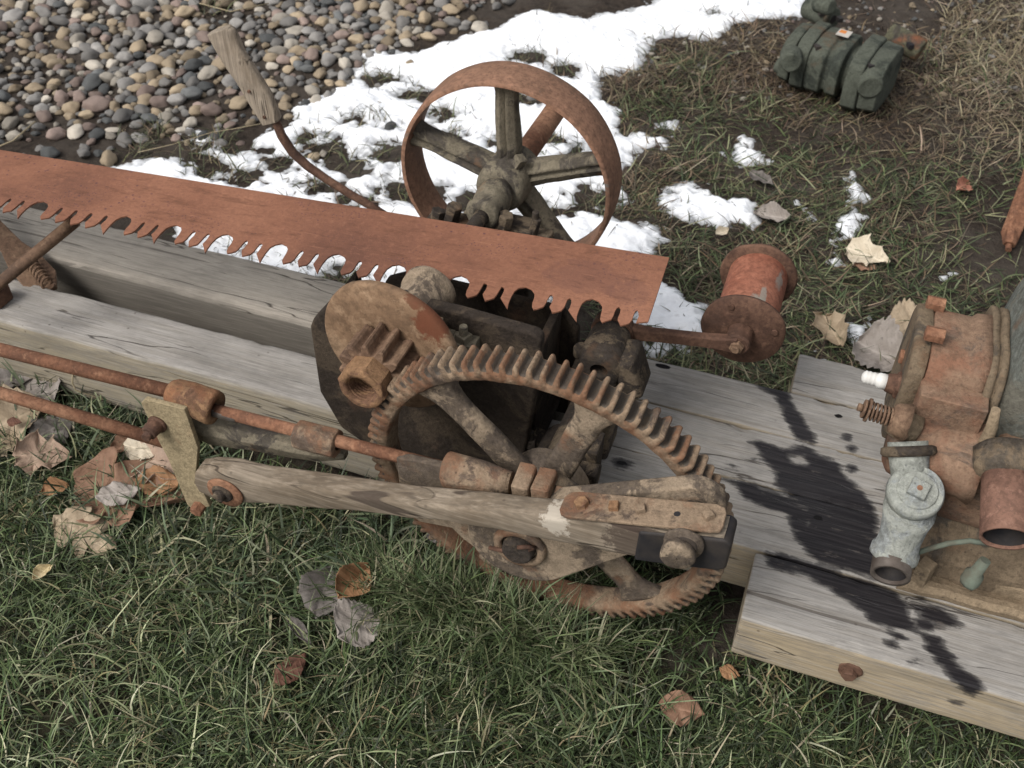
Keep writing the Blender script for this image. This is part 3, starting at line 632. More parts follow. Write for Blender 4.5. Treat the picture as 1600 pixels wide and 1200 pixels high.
b = MB(); b.hexn(rp(868, 772), rp(893, 778), .014, 6); b.build('hex_nut', MAT['rustbrown'], sk, bev=.002)
b = MB(); rings = []
for (x, y, hh, dd) in ((850, 752, .016, .012), (880, 762, .013, .011), (920, 784, .010, .010), (960, 808, .008, .009)):
    c = P(x, y, .888); rings.append([c+Vector((0, yy*dd, zz*hh)) for yy, zz in ((-1, 1), (1, 1), (1, -1), (-1, -1))])
b.loft(rings, True, False); b.build('tie_bar', MAT['castdark'], saw, bev=.003)
# link bar
LY = .842
def lk(x, y): v = P(x, y, LY); return (v.x, v.z)
b = MB(); b.prism([lk(220, 630), lk(226, 624), lk(288, 640), lk(292, 650), lk(309, 700), lk(306, 742), lk(318, 770), lk(328, 792), lk(300, 796), lk(292, 788), lk(262, 716), lk(248, 690)], .008, LY)
link = b.build('link_bar', m_cast('tan_painted_bar', (.37, .295, .18), (.12, .075, .05), (.26, .12, .065), .33, 7, .60), saw, bev=.0012)
b = MB(); c = P(247, 662, LY); b.lathe([(0, .0150), (.004, .0150), (.005, .012)], c, (0, -1, 0), 24, True); b.cyl(c, c+Vector((-.002, -.022, -.001)), .0125, .0115, 20, .002, noise=.03); b.cyl(c, c+Vector((-.003, -.03, -.002)), .007, seg=14)
b.build('nut', MAT['rustdark'], link, lump=.001, lumpsc=60)
b = MB(); c = P(312, 790, LY); b.hexn(c+Vector((0, .006, 0)), c+Vector((0, -.014, -.002)), .011, 6); b.build('bolt', MAT['rust'], link, bev=.002)

# ------------------------------------------------------------------ wooden pitman
stn = [(303, 722, 752), (312, 708, 772), (335, 706, 784), (375, 709, 790), (412, 719, 791), (487, 730, 796), (560, 741, 802), (637, 750, 812), (700, 757, 818), (769, 763, 829), (830, 770, 841), (881, 775, 851), (940, 780, 862), (1000, 786, 873), (1060, 792, 881), (1118, 797, 888)]
rings = []
for i, (x, yt, yb) in enumerate(stn):
    a = P(x, yb, PF); t_ = P(x, yt, PF+PD)
    zt = t_.z+.0; zb = a.z; xm = a.x; h_ = zt-zb
    rn = .42 if i < 11 else .12
    rn = rn if i else .5
    q = []
    for k in range(24):
        an = 2*PI*k/24; ex = 2/(2+ (3.5 if i < 11 else 8)); cc, ss = math.cos(an), math.sin(an)
        q.append((math.copysign(abs(cc)**ex, cc)*PD/2, math.copysign(abs(ss)**ex, ss)*h_/2))
    rings.append([Vector((xm+ (t_.x-a.x)*(.5+z/h_)*.0, PF+PD/2+y, (zt+zb)/2+z)) for y, z in q])
# densify
def dens(rings, k):
    out = []
    for i in range(len(rings)-1):
        for j in range(k): out.append([p.lerp(q, j/k) for p, q in zip(rings[i], rings[i+1])])
    return out+[rings[-1]]
b = MB(); b.loft(dens(rings, 5), True, True); pit = b.build('pitman', MAT['pitman'], saw, lump=.0022, lumpsc=16); pit['label'] = 'weathered wooden connecting bar in front of the gear wheel'
def topz(x, y): v = P(x, y, PF+PD); return v
ta, tb = topz(886, 775), topz(1138, 799)
tf = P(884, 809, PF); tg = P(1114, 823, PF)
n_ = Vector((-(tb.z-ta.z), 0, tb.x-ta.x)).normalized()
def onp(s, t, h=0):  # s along, t across (0 front..1 back)
    p = ta.lerp(tb, s); return Vector((p.x, PF-.002+(PD+.006)*t, p.z))+n_*h
outl = [(0, .25), (.0, .75), (.03, .98), (.10, 1), (.93, 1), (.985, .9), (1, .7), (1, .25), (.985, .05), (.93, 0), (.06, 0), (.02, .08)]
b = MB(); b.plate([onp(s, t, .0015) for s, t in outl], n_, .005)
strap = b.build('strap_plate', MAT['castgear'], pit, bev=.0015, lump=.0008, lumpsc=40)
for s, r_, m_ in ((.13, .0095, 6), (.335, .0085, 4), (.50, .0085, 4), (.905, .0085, 4)):
    b = MB(); c = onp(s, .5, .005); b.hexn(c, c+n_*.009, r_, m_, .6+s); b.build('bolt', MAT['nutrust'] if s < .4 else MAT['castgear'], strap, bev=.0015)
b = MB(); c = onp(.72, .5, .0066); b.cyl(c-n_*.002, c, .0042, seg=16); b.build('bolt_hole', MAT['black'], strap)
b = MB(); e0 = P(992, 846, PF); e1 = P(1122, 858, PF)
rr = []
for (x, yt, yb) in ((991, 786, 873), (1060, 791, 882), (1122, 797, 889), (1134, 803, 889)):
    a = P(x, yb, PF); t_ = P(x, yt, PF+PD); xm = a.x; h0 = a.z-.001; h1 = t_.z-.003; yy0, yy1 = PF-.003, PF+PD+.003
    if x == 1134: h0 += .004; h1 -= .004
    rr.append([Vector((xm, yy0, h0)), Vector((xm, yy0, h1)), Vector((xm, yy1, h1)), Vector((xm, yy1, h0))])
b.loft(rr, True, False); b.build('end_cap', MAT['black'], pit, bev=.004)
pp = Vector((PINX, PF-.003, PINZ))
b = MB(); b.cyl((PINX, .88, PINZ), pp+Vector((0, -.012, 0)), .015, seg=24); b.build('crank_pin', MAT['castdark'], crank)
b = MB(); q0 = pp+Vector((-.002, -.006, 0)); b.lathe([(0, .002), (0, .0225), (.002, .0245), (.006, .024), (.0065, .003)], q0+Vector((0, .004, 0)), (.06, -1, .05), 36, noise=.01)
b.lathe([(0, .018), (.006, .021), (.013, .0212), (.016, .019), (.0165, .001)], q0+Vector((-.004, -.004, -.005)), (.06, -1, .02), 32, noise=.02)
b.build('pin_washer', MAT['cast'], crank, lump=.0012, lumpsc=50)
lp = P(350, 766, PF)
b = MB(); b.lathe([(0, .012), (0, .027), (.0015, .0285), (.004, .0275), (.004, .012)], lp+Vector((.004, -.001, 0)), (0, -1, 0), 36, noise=.01); wsh = b.build('washer', MAT['rust'], pit, lump=.0008)
b = MB(); b.cyl(lp+Vector((0, .02, 0)), lp+Vector((0, -.009, -.002)), .0165, seg=28, bev=.003, noise=.02); b.cyl(lp, lp+Vector((-.002, -.016, -.002)), .009, seg=20, bev=.002); b.build('nut', MAT['castdark'], wsh, lump=.001, lumpsc=60)

# ------------------------------------------------------------------ lever
VY = 1.50
hp = [P(343, 62, VY), P(362, 100, VY), P(392, 140, VY), P(424, 190, VY)]
b = MB(); rings = []
for (xl, yl, xr, yr) in ((326, 52, 358, 40), (329, 60, 366, 45), (345, 88, 380, 78), (368, 122, 402, 112), (388, 155, 424, 147), (410, 190, 438, 183), (412, 193, 437, 187)):
    a = P(xl, yl, VY); c_ = P(xr, yr, VY); mid = (a+c_)/2; hw = (c_-a)/2; d_ = .011
    rings.append([mid+hw*math.copysign(abs(math.cos(t))**.55, math.cos(t))+Vector((0, math.copysign(abs(math.sin(t))**.55, math.sin(t))*d_, 0)) for t in [2*PI*k/20 for k in range(20)]])
b.loft(dens(rings, 4), True, True); 
mp = [P(*q, VY) for q in ((384, 118), (405, 150), (428, 183), (440, 212), (457, 238), (480, 259), (510, 280), (545, 302), (580, 322), (620, 348))]
bb = MB(); bb.tube(mp, .0075, 12, rs=[.004, .005, .0078, .009, .009, .0088, .008, .0078, .0078, .0078]); bb.cyl(mp[-1], mp[-1]+Vector((.10, -.06, -.10)), .0078, seg=12)
lev = bb.build('lever', MAT['rustdark'], saw, lump=.001, lumpsc=30); lev['label'] = 'bent iron lever with a split wooden grip, leaning over the gravel'
b.build('grip', MAT['handle'], lev, lump=.0015, lumpsc=30)
for q in ((389, 143), (413, 183)):
    b = MB(); c = P(*q, VY-.012); b.cyl(c+Vector((0, .006, 0)), c+Vector((0, -.002, 0)), .003, seg=12)
    b.build('nail', MAT['rustdark'], lev)

# ------------------------------------------------------------------ left clamp
cl0 = G(118, 345, .392); cl1 = G(-6, 447, .30)
b = MB(); b.cyl(cl0, cl1+(cl1-cl0)*.35, .0105, seg=18)
cl = b.build('clamp_rod', MAT['rustbrown'], saw, lump=.001, lumpsc=50)
b = MB(); c = G(2, 462, T+.02); b.box(c+Vector((-.01, 0, 0)), (.035, .04, .04)); b.build('clamp_foot', MAT['rustdark'], cl, bev=.005, lump=.004, lumpsc=40)
b = MB(); a0 = G(-30, 330, T+.05); a1 = G(78, 452, T-.005); t_ = (a1-a0).normalized(); sN = Vector((0, 0, 1)).cross(t_).normalized()
rings = []
for k, ww in ((-.3, .016), (0, .016), (.45, .022), (.62, .032), (.85, .034), (1.0, .014)):
    c = a0.lerp(a1, k); rings.append([c+sN*ww, c-sN*ww, c-sN*ww+Vector((0, 0, -.008)), c+sN*ww+Vector((0, 0, -.008))])
b.loft(rings, True, False); b.build('clamp_strap', MAT['rustbrown'], saw, bev=.002)
b = MB(); s0 = G(46, 408, T+.02); s1 = G(76, 446, T+.004); d_ = (s1-s0); pts = []
for k in range(91):
    t = k/90; an = t*2*PI*7; o_ = Vector((0, 0, 1)).cross(d_.normalized()).normalized()
    pts.append(s0+d_*t+o_*math.cos(an)*.011+Vector((0, 0, 1))*math.sin(an)*.011)
b.tube(pts, .0026, 8); b.build('spring', MAT['rustbrown'], saw)
#PART3
# ------------------------------------------------------------------ loose saw blade
_A, _L, _B = G(1046, 402, .487), G(0, 236, .420), G(1012.5, 502, .487)
ud3 = (_L-_A).normalized(); vd3 = (_B-_A)-ud3*((_B-_A).dot(ud3)); vd3.z = 0; vd3 = (vd3-ud3*vd3.dot(ud3)).normalized(); nd3 = ud3.cross(vd3).normalized()
if nd3.z < 0: nd3 = -nd3
def bl(x, y):
    v = Vector(_ray(x, y)); c_ = Vector(CAM); t = (_A-c_).dot(nd3)/v.dot(nd3); q = c_+v*t-_A; return (q.dot(ud3), q.dot(vd3))
z7 = lambda x, y: bl(560+x/4, 380+y/4)
gul = [z7(*q) for q in ((525, 333), (535, 300), (552, 262), (575, 228), (605, 208), (645, 200), (678, 214), (694, 240), (690, 265), (676, 295), (670, 318))]
slot1 = [z7(*q) for q in ((680, 336), (705, 330), (735, 322), (752, 303), (768, 272), (780, 253), (793, 247), (801, 256), (797, 278), (785, 300), (774, 318))]
slot2 = [z7(*q) for q in ((795, 343), (820, 332), (845, 322), (858, 300), (872, 280), (884, 267), (896, 263), (904, 273), (900, 293), (888, 315), (876, 333))]
tipn = z7(926, 376)
per = gul[0][0]-tipn[0]; g_len = gul[0][0]-slot1[0][0]; s_len = slot1[0][0]-slot2[0][0]
gx = lambda x, y: bl(x, y)[0]
# gullet crown places along the blade
crown = [gx(927, 466), gx(820, 450), gx(720, 431), gx(622, 414), gx(527, 399), gx(437, 384), gx(352, 370), gx(272, 356), gx(192, 344), gx(58, 322)]
cofs = z7(645, 200)[0]-gul[0][0]      # crown relative to tip (negative)
step = np.mean(np.diff(crown[:9])); k = crown[-1]
while k < 2.6: k += step*(1.0 if len(crown) % 3 else 1.5); crown.append(k)
base_v = lambda u_: (gul[0][1]+(bl(0, 336)[1]-gul[0][1])*(u_-gul[0][0])/(bl(0, 336)[0]-gul[0][0]))
dv = lambda q: q[1]-gul[0][1]
pts = []       # from right end going left (u increasing): build each unit reversed
uend = bl(1013, 502)[0]
units = []
for i, c in enumerate(crown[:-1]):
    start = c-cofs                     # left tip of this gullet
    right_limit = crown[i-1]-cofs if i else uend-.004
    avail = start-right_limit
    ns = max(1, int(round((avail-g_len)/s_len-.45))) if i else 2
    sc = avail/(g_len+(ns+.35)*s_len) if i else 1.0
    u_ = []
    for q in gul: u_.append((start-(gul[0][0]-q[0])*sc, dv(q)))
    for k in range(ns):
        for q in slot1: u_.append((start-(gul[0][0]-q[0])*sc-k*s_len*sc, dv(q)+random.uniform(-.0007, .0007)))
    units.append(u_)
bot = []
for u_ in reversed(units): bot += u_
bot = [(a, b_+base_v(a)) for a, b_ in bot if a > uend+.002]
jit = lambda v: v+random.uniform(-.0004, .0004)
poly = [(0, 0)]+[(uend, bl(1013, 502)[1])]+[(jit(a), jit(b_)) for a, b_ in reversed(bot)]+[(bot[0][0]+.05, .1), (bot[0][0]+.05, -.004)]
mid_top = [(t, -.004*math.sin(PI*min(1, t/2.4))) for t in np.linspace(2.3, .05, 30)]
poly = poly+[q for q in mid_top if q[0] < bot[0][0]+.04]
b = MB(); b.plate([_A+ud3*a+vd3*b_ for a, b_ in poly], -nd3, .003)
blade = b.build('saw_blade', MAT['blade'], None, bev=.0005, angle=50)
blade.location = (0, 0, 0)
tag(blade, 'long flat rust-orange saw blade with a toothed near edge, laid across the drag saw', 'saw blade')

# ------------------------------------------------------------------ engine on the deck
eng = thing('engine', (.32, 1.2, T), 'rusty engine on the deck boards with a galvanised fitting and white spark plug', 'engine')
EY = 1.235
def idir(x0, y0, x1, y1, toward=0.0):
    d = Vector(CR*(x1-x0)-CU*(y1-y0)).normalized(); v = Vector(_ray((x0+x1)/2, (y0+y1)/2)).normalized(); d = (d-v*d.dot(v)).normalized()
    return (d*math.sqrt(1-toward*toward)-v*toward).normalized()
def rsec(x, cy, cz, ry, rz, ex=.5, n=44):
    return [Vector((x, cy+math.copysign(abs(math.cos(t))**ex, math.cos(t))*ry, cz+math.copysign(abs(math.sin(t))**ex, math.sin(t))*rz)) for t in [2*PI*k/n for k in range(n)]]
b = MB(); b.loft([rsec(x, EY, .440, .075+o, .082+o, .55) for x, o in ((.205, -.003), (.207, 0), (.235, -.001), (.258, -.001), (.264, .004), (.282, .006))], True, True)
cyl_ = b.build('cylinder', MAT['engine'], eng, lump=.0022, lumpsc=22)
b = MB(); b.loft([rsec(x, EY, .432, .079+o, .090+o, .52) for x, o in ((.182, -.006), (.184, -.001), (.189, 0), (.203, .0), (.205, -.002))], True, True)
head = b.build('cylinder_head', MAT['enginedark'], eng, lump=.0015, lumpsc=30)
for (x, y, Y) in ((1458, 474, 1.285), (1456, 522, 1.20), (1415, 558, 1.245), (1443, 625, 1.150)):
    c = P(x, y, Y); b = MB(); b.hexn(c+Vector((.016, 0, 0)), c+Vector((-.009, 0, 0)), .0115, 6, .5); b.build('bolt', MAT['rust'], head, bev=.0015, lump=.0008, lumpsc=80)
# squared ledge below the cylinder
_zb, _zm, _zt = P(1500, 668, 1.128).z, P(1500, 632, 1.128).z, P(1500, 614, 1.150).z
b = MB(); rr = []
for x, g_ in ((.203, -.003), (.206, 0), (.290, .002)):
    rr.append([Vector((x, y, z)) for y, z in ((1.128-g_, _zb), (1.128-g_, _zm), (1.150, _zt+g_), (1.20, _zt+g_), (1.20, .330), (1.140, .330))])
b.loft(rr, True, False); b.build('valve_ledge', MAT['engine'], eng, bev=.006, lump=.0018, lumpsc=25)
ch = P(1437, 700, 1.11)
b = MB(); b.lathe([(0, .006), (0, .036), (.006, .044), (.014, .047), (.05, .047), (.055, .050), (.075, .051), (.10, .055), (.118, .062)], (ch.x-.038, 1.132, ch.z-.020), (1, 0, 0), 44, True, noise=.012)
chest = b.build('valve_chest', MAT['engine'], eng, lump=.0025, lumpsc=26)
b = MB(); b.lathe([(0, .026), (.03, .020), (.034, .013)], P(1425, 668, 1.125)+Vector((.0, 0, -.004)), (-.9, -.1, .45), 28, True, noise=.02); b.build('boss', MAT['enginebase'], chest, lump=.0015, lumpsc=40)
sc_ = P(1408, 678, 1.09); b = MB(); b.lathe([(0, .0095), (.002, .0095), (.005, .006), (.005, .001)], sc_+Vector((0, .002, -.002)), (-.2, -1, .5), 20); b.build('slotted_screw', MAT['rustbrown'], chest)
# flange ridges
b = MB(); b.loft([rsec(x, 1.245, .420, .098+o, .108+o, .5) for x, o in ((.281, -.003), (.283, 0), (.290, 0), (.292, -.006), (.294, -.006), (.296, 0), (.303, 0), (.305, -.004))], True, True)
fl = b.build('flange', MAT['enginedark'], eng, lump=.0015, lumpsc=30)
b = MB(); pts = [P(x, y, 1.115) for x, y in ((1556, 640), (1550, 668), (1538, 695), (1522, 722), (1505, 748), (1494, 764))]
b.tube(pts, .008, 10, rs=[.006, .008, .009, .009, .008, .006]); b.build('flange_rib', MAT['enginebase'], eng, lump=.0015, lumpsc=50)
# tapered hopper
b = MB(); rr = []
for x, y0, y1, z1 in ((.302, 1.17, 1.34, .515), (.312, 1.16, 1.36, .56), (.335, 1.15, 1.38, .64), (.365, 1.145, 1.39, .74), (.42, 1.14, 1.40, .86), (.60, 1.14, 1.40, .90)):
    rr.append([Vector((x, y, z)) for y, z in ((y0, .33), (y0, z1-.03), (y0+.03, z1), (y1-.03, z1), (y1, z1-.03), (y1, .33))])
b.loft(dens(rr, 3), True, False); b.build('hopper', MAT['enginegreen'], eng, bev=.008, lump=.0025, lumpsc=14)
# crankcase, sump and base
b = MB(); b.loft([rsec(x, 1.185, .335, .075+o, .075+o, .55) for x, o in ((.285, -.012), (.29, 0), (.40, .004), (.62, .004))], True, True)
b.loft([rsec(x, 1.135, .395, .05+o, .045+o, .6) for x, o in ((.325, -.008), (.33, 0), (.60, 0))], True, True)
b.build('crankcase', MAT['engine'], eng, lump=.005, lumpsc=18)
b = MB(); rr = []
for x, g_ in ((.262, -.012), (.27, 0), (.36, .004), (.66, .006)):
    rr.append([Vector((x, y, z)) for y, z in ((1.092-g_, T+.012), (1.094-g_, T+.045), (1.118-g_, T+.085), (1.15, T+.14+g_), (1.26, T+.15), (1.26, T+.012))])
b.loft(dens(rr, 12), True, False); b.build('sump', MAT['enginedark'], eng, lump=.007, lumpsc=38)
b = MB(); rr = []
for x, g_ in ((.262, -.003), (.268, 0), (.70, 0)):
    rr.append([Vector((x, y, z)) for y, z in ((1.058, T+.001), (1.056, T+.012), (1.062, T+.021), (1.072, T+.020), (1.078, T+.011), (1.092, T+.010), (1.36, T+.010), (1.36, T+.001))])
b.loft(dens(rr, 14), True, False)
base = b.build('base', MAT['enginebase'], eng, lump=.003, lumpsc=30)
b = MB(); rr = []
for x, z in ((.352, .0), (.358, .012), (.68, .014)):
    rr.append([Vector((x, y, zz)) for y, zz in ((1.086, T+.008), (1.088, T+.020+z), (1.125, T+.040+z), (1.16, T+.05+z), (1.16, T+.008))])
b.loft(dens(rr, 8), True, False); b.build('side_cover', MAT['enginebase'], base, bev=.003, lump=.002, lumpsc=30)
c = P(1447, 886, 1.07); b = MB(); b.hexn(Vector((c.x, c.y, T+.010)), c+Vector((0, 0, .010)), .015, 4, .3); b.build('bolt', MAT['enginebase'], base, bev=.002)
# exhaust
ea = P(1574, 742, 1.085); d_ = idir(1574, 742, 1572, 850, .47)
b = MB(); b.lathe([(-.03, .046), (-.004, .044), (.004, .039), (.008, .030)], ea, d_, 40, True, noise=.02); b.build('exhaust_boss', MAT['enginedark'], eng, lump=.002, lumpsc=35)
b = MB(); b.pipe(ea-d_*.01, ea+d_*.094, .0315, .0282, 56, ibot=.02, noise=.005); ex_ = b.build('exhaust_pipe', MAT['exhaust'], eng, lump=.0008, lumpsc=50)
b = MB(); b.lathe([(.0, .001), (.0, .0272), (.084, .0272)], ea+d_*.006, d_, 40); b.build('shaded_bore', MAT['black'], ex_)  # black sleeve paints shade into the pipe so its bore reads dark
# spark plug
sa = P(1432, 609, 1.19); sb = P(1385, 611, 1.19)
b = MB(); L_ = .046; dx = Vector((-1, 0, .02)); b.cyl(sa+Vector((.03, 0, 0)), sa+dx*.012, .019, seg=24, bev=.003); b.hexn(sa+dx*.006, sa+dx*.03, .020, 6); b.cyl(sa+dx*.028, sa+dx*.042, .016, .013, seg=20)
sp = b.build('spark_plug', MAT['rustdark'], eng, bev=.0015)
b = MB(); q = [(0, .0115), (.012, .0112)]
for k in range(3): q += [(.014+k*.006, .0098), (.0165+k*.006, .0088), (.019+k*.006, .0098)]
q += [(.034, .007), (.036, .003)]
b.lathe(q, sa+dx*.040, dx, 24, True); b.build('insulator', MAT['white'], sp)
# spring and stem
ga = P(1392, 652, 1.10); dx = (P(1345, 637, 1.10)-ga).normalized(); L_ = (P(1345, 637, 1.10)-ga).length
b = MB(); q = dx.to_track_quat('Z', 'Y'); X, Y_ = q@Vector((1, 0, 0)), q@Vector((0, 1, 0)); pts = []
for k in range(81):
    t = k/80; an = t*2*PI*5.5; pts.append(ga+dx*(L_*.68*t)+X*math.cos(an)*.012+Y_*math.sin(an)*.012)
b.tube(pts, .0017, 8); spg = b.build('valve_spring', MAT['rustbrown'], chest)
b = MB(); b.cyl(ga-dx*.02, ga+dx*L_, .0035, seg=12); b.cyl(ga+dx*L_*.72, ga+dx*(L_*.72+.003), .0165, seg=24); b.cyl(ga+dx*(L_*.85), ga+dx*(L_*.85+.003), .013, seg=24); b.cyl(ga+dx*(L_*.95), ga+dx*(L_*1.1), .0055, seg=12); b.lathe([(0, .026), (.02, .020), (.022, .012)], ga-dx*.022, dx, 24, True)
b.build('valve_stem', MAT['rustbrown'], chest)
# galvanised fitting: neck, body with a plug cap, threaded nipple
na = P(1418, 722, 1.085); tc = P(1432, 768, 1.045); tb_ = P(1396, 868, 1.005)
b = MB(); b.lathe([(-.02, .026), (0, .027), (.004, .026), (.045, .023)], na+Vector((0, .008, .004)), (tc-na)+Vector((0, 0, -.03)), 32, True)
nb_ = MB(); nb_.lathe([(-.014, .030), (-.012, .036), (-.004, .037), (.000, .033), (.001, .024)], na+Vector((0, .008, .004)), (tc-na)+Vector((0, 0, -.03)), 36, True, noise=.01); nb_.build('neck_ring', MAT['castdark'], chest)
pts = [tc+Vector((0, 0, .0)), tc.lerp(tb_, .22), tc.lerp(tb_, .45)+Vector((-.002, 0, 0)), tc.lerp(tb_, .7), tb_]
dn_ = (tb_-tc).normalized(); Lg = (tb_-tc).length
capn = Vector((.02, -.42, .9)).normalized()
rings = []
q = Vector((0, 0, -1))
sects = [(tc+capn*.006, capn, .034), (tc+capn*.0, capn, .037), (tc-capn*.010, capn, .0375), (tc-capn*.013, capn, .0345), (tc.lerp(tb_, .30), (capn-dn_).normalized(), .0345), (tc.lerp(tb_, .5), -dn_, .030), (tc.lerp(tb_, .72), -dn_, .0275), (tc.lerp(tb_, .88), -dn_, .0285), (tc.lerp(tb_, .90), -dn_, .032), (tb_, -dn_, .0325), (tb_+dn_*.002, -dn_, .030), (tb_+dn_*.001, -dn_, .02)]
for c, nn, r_ in sects:
    X = Vector((1, 0, 0)); X = (X-nn*X.dot(nn)).normalized(); Y_ = nn.cross(X)
    rings.append([c+X*math.cos(t)*r_+Y_*math.sin(t)*r_ for t in [2*PI*k/40 for k in range(40)]])
b.loft(rings, True, True); fit_ = b.build('drain_fitting', MAT['galv'], eng, lump=.0012, lumpsc=22)
b = MB(); c = tc+capn*.006; b.lathe([(0, .027), (.003, .026), (.004, .001)], c, capn, 32); b.hexn(c, c+capn*.012, .0175, 4, .5); b.build('plug_cap', MAT['galv'], fit_, bev=.0015)
b = MB(); c = c+capn*.0125; b.cyl(c-capn*.002, c, .0038, seg=12); b.build('rust_spot', MAT['rust'], fit_)
b = MB(); c = P(1425, 733, 1.075); b.cyl(c, c+Vector((0, -.008, .008)), .0095, seg=16, bev=.003); b.build('stud', MAT['galv'], fit_)
b = MB(); d2 = idir(1394, 868, 1388, 905, .50); b.pipe(tb_-d2*.008, tb_+d2*.032, .0265, .021, 36, ibot=.008); nip = b.build('threaded_nipple', MAT['nipple'], fit_); b = MB(); b.lathe([(.0, .001), (.0, .0203), (.026, .0203)], tb_+d2*.002, d2, 36); b.build('bore', MAT['black'], nip)  # the bore's black lining paints shade into the open end
# copper line and its fitting
b = MB(); b.tube([P(1420, 868, 1.03), P(1450, 858, 1.04), P(1482, 849, 1.045), P(1515, 845, 1.05), P(1545, 850, 1.055)], .0038, 12); b.build('fuel_line', MAT['verdigris'], eng)
b = MB(); q0 = P(1512, 912, 1.045); q1 = P(1545, 868, 1.055); b.lathe([(0, .006), (0, .012), (.006, .014), (.02, .0135), (.026, .009), (.05, .007)], q0, q1-q0, 20, True, noise=.03); b.build('tube_fitting', MAT['verdigris'], eng, lump=.0012, lumpsc=60)
b = MB(); b.tube([P(1470, 782, 1.12), P(1500, 795, 1.12), P(1540, 806, 1.12)], .0045, 10); b.build('drain_tube', MAT['rustbrown'], eng)

# ------------------------------------------------------------------ green housing lying on the ground behind
def gq(x, y, z): return G(x, y, z)
gr = thing('pump_casing', tuple(G(1315, 150, 0)), 'dull green cast iron casing with bolted lugs lying on the bare dirt', 'pump')
ax0 = G(1232, 82, .07); ax1 = G(1395, 128, .07); gd = (ax1-ax0); gd.z = 0; Lg = gd.length; gd.normalize()
side_ = Vector((0, 0, 1)).cross(gd).normalized()    # horizontal, across
def gsec(t, ry, rz, cz, off=0, n=12, ex=.62):
    c = ax0+gd*(Lg*t)+side_*off; c.z = cz*.74
    return [c+side_*math.copysign(abs(math.cos(a))**ex, math.cos(a))*ry+Vector((0, 0, 1))*math.copysign(abs(math.sin(a))**ex, math.sin(a))*rz*.76 for a in [2*PI*k/n for k in range(n)]]
def gpart(name, secs, mat='green', ex=.62, **k):
    b = MB(); b.loft([gsec(t, ry, rz, cz, of, ex=ex) for t, ry, rz, cz, of in secs], True, False); return b.build(name, MAT[mat], gr, lump=.0012, lumpsc=25, bev=.004)
Hh = .105
gpart('end_plate', [(.0, .05, .06, .09, 0), (.01, .09, .085, Hh, 0), (.12, .095, .09, Hh, 0), (.125, .085, .085, Hh, 0)])
gpart('rib_plate', [(.14, .09, .095, Hh, .005), (.145, .105, .102, Hh, .005), (.27, .105, .102, Hh, .005), (.275, .09, .09, Hh, .005)])
gpart('body', [(.27, .092, .09, Hh, 0), (.30, .10, .098, Hh, 0), (.42, .10, .098, Hh, 0), (.44, .085, .088, Hh, 0), (.47, .085, .088, Hh, 0), (.49, .098, .094, Hh, 0), (.58, .098, .094, Hh, 0), (.60, .07, .07, Hh, 0), (.70, .065, .065, Hh, 0)])
gpart('rib_plate', [(.66, .10, .10, Hh, -.01), (.665, .115, .112, Hh, -.01), (.80, .115, .112, Hh, -.01), (.81, .10, .10, Hh, -.01)])
gpart('end_plate', [(.81, .10, .10, Hh, -.012), (.82, .108, .106, Hh, -.012), (.97, .104, .10, Hh, -.012), (.99, .07, .07, Hh, -.012)])
def gcyl(name, a, b_, r_, mat='green', hole=True):
    b = MB(); a = Vector(a); b_ = Vector(b_); b.cyl(a, b_, r_, seg=24, bev=.006, noise=.02); o = b.build(name, MAT[mat], gr, lump=.003, lumpsc=20)
    if hole:
        q = (b_-a).normalized(); b = MB(); b.cyl(b_-q*.001, b_+q*.0015, r_*.36, seg=16); b.build('bolt_hole', MAT['black'], o)
up = Vector((0, 0, 1))
gcyl('lug', G(1262, 10, .10), G(1302, 30, .10), .034); gcyl('lug', G(1275, 5, .17), G(1300, 12, .18), .022, 'green', False)
gcyl('lug', G(1240, 80, .115)-side_*.02, G(1250, 84, .115)-side_*.065, .030, 'green', False)
gcyl('lug', G(1362, 108, .11)-side_*.01, G(1372, 122, .10)-side_*.065, .034, 'green', False)
gcyl('lug', G(1235, 108, .035), G(1215, 98, .04), .026); gcyl('lug', G(1370, 158, .02), G(1350, 158, .015), .030, 'green', False)
gcyl('pipe_stub', G(1440, 80, .09), G(1388, 52, .11), .032, 'greenrust')
for (x, y, z) in ((1277, 74, .14), (1360, 103, .14), (1283, 20, .12), (1312, 30, .11), (1422, 71, .11)):
    b = MB(); c = G(x, y, z); b.box(c, (.014, .02, .012), Matrix.Rotation(.5, 3, 'Z')); b.build('bolt_hole', MAT['black'], gr)
c = G(1319, 52, .160); M3 = Matrix((gd, side_, up)).transposed()
b = MB(); b.box(c, (.036, .040, .0012), M3); st_ = b.build('sticker', MAT['label'], gr)
b = MB(); b.box(c+up*.0009+gd*-.005+side_*.006, (.018, .018, .0006), M3); b.build('print', MAT['orangeprint'], st_)

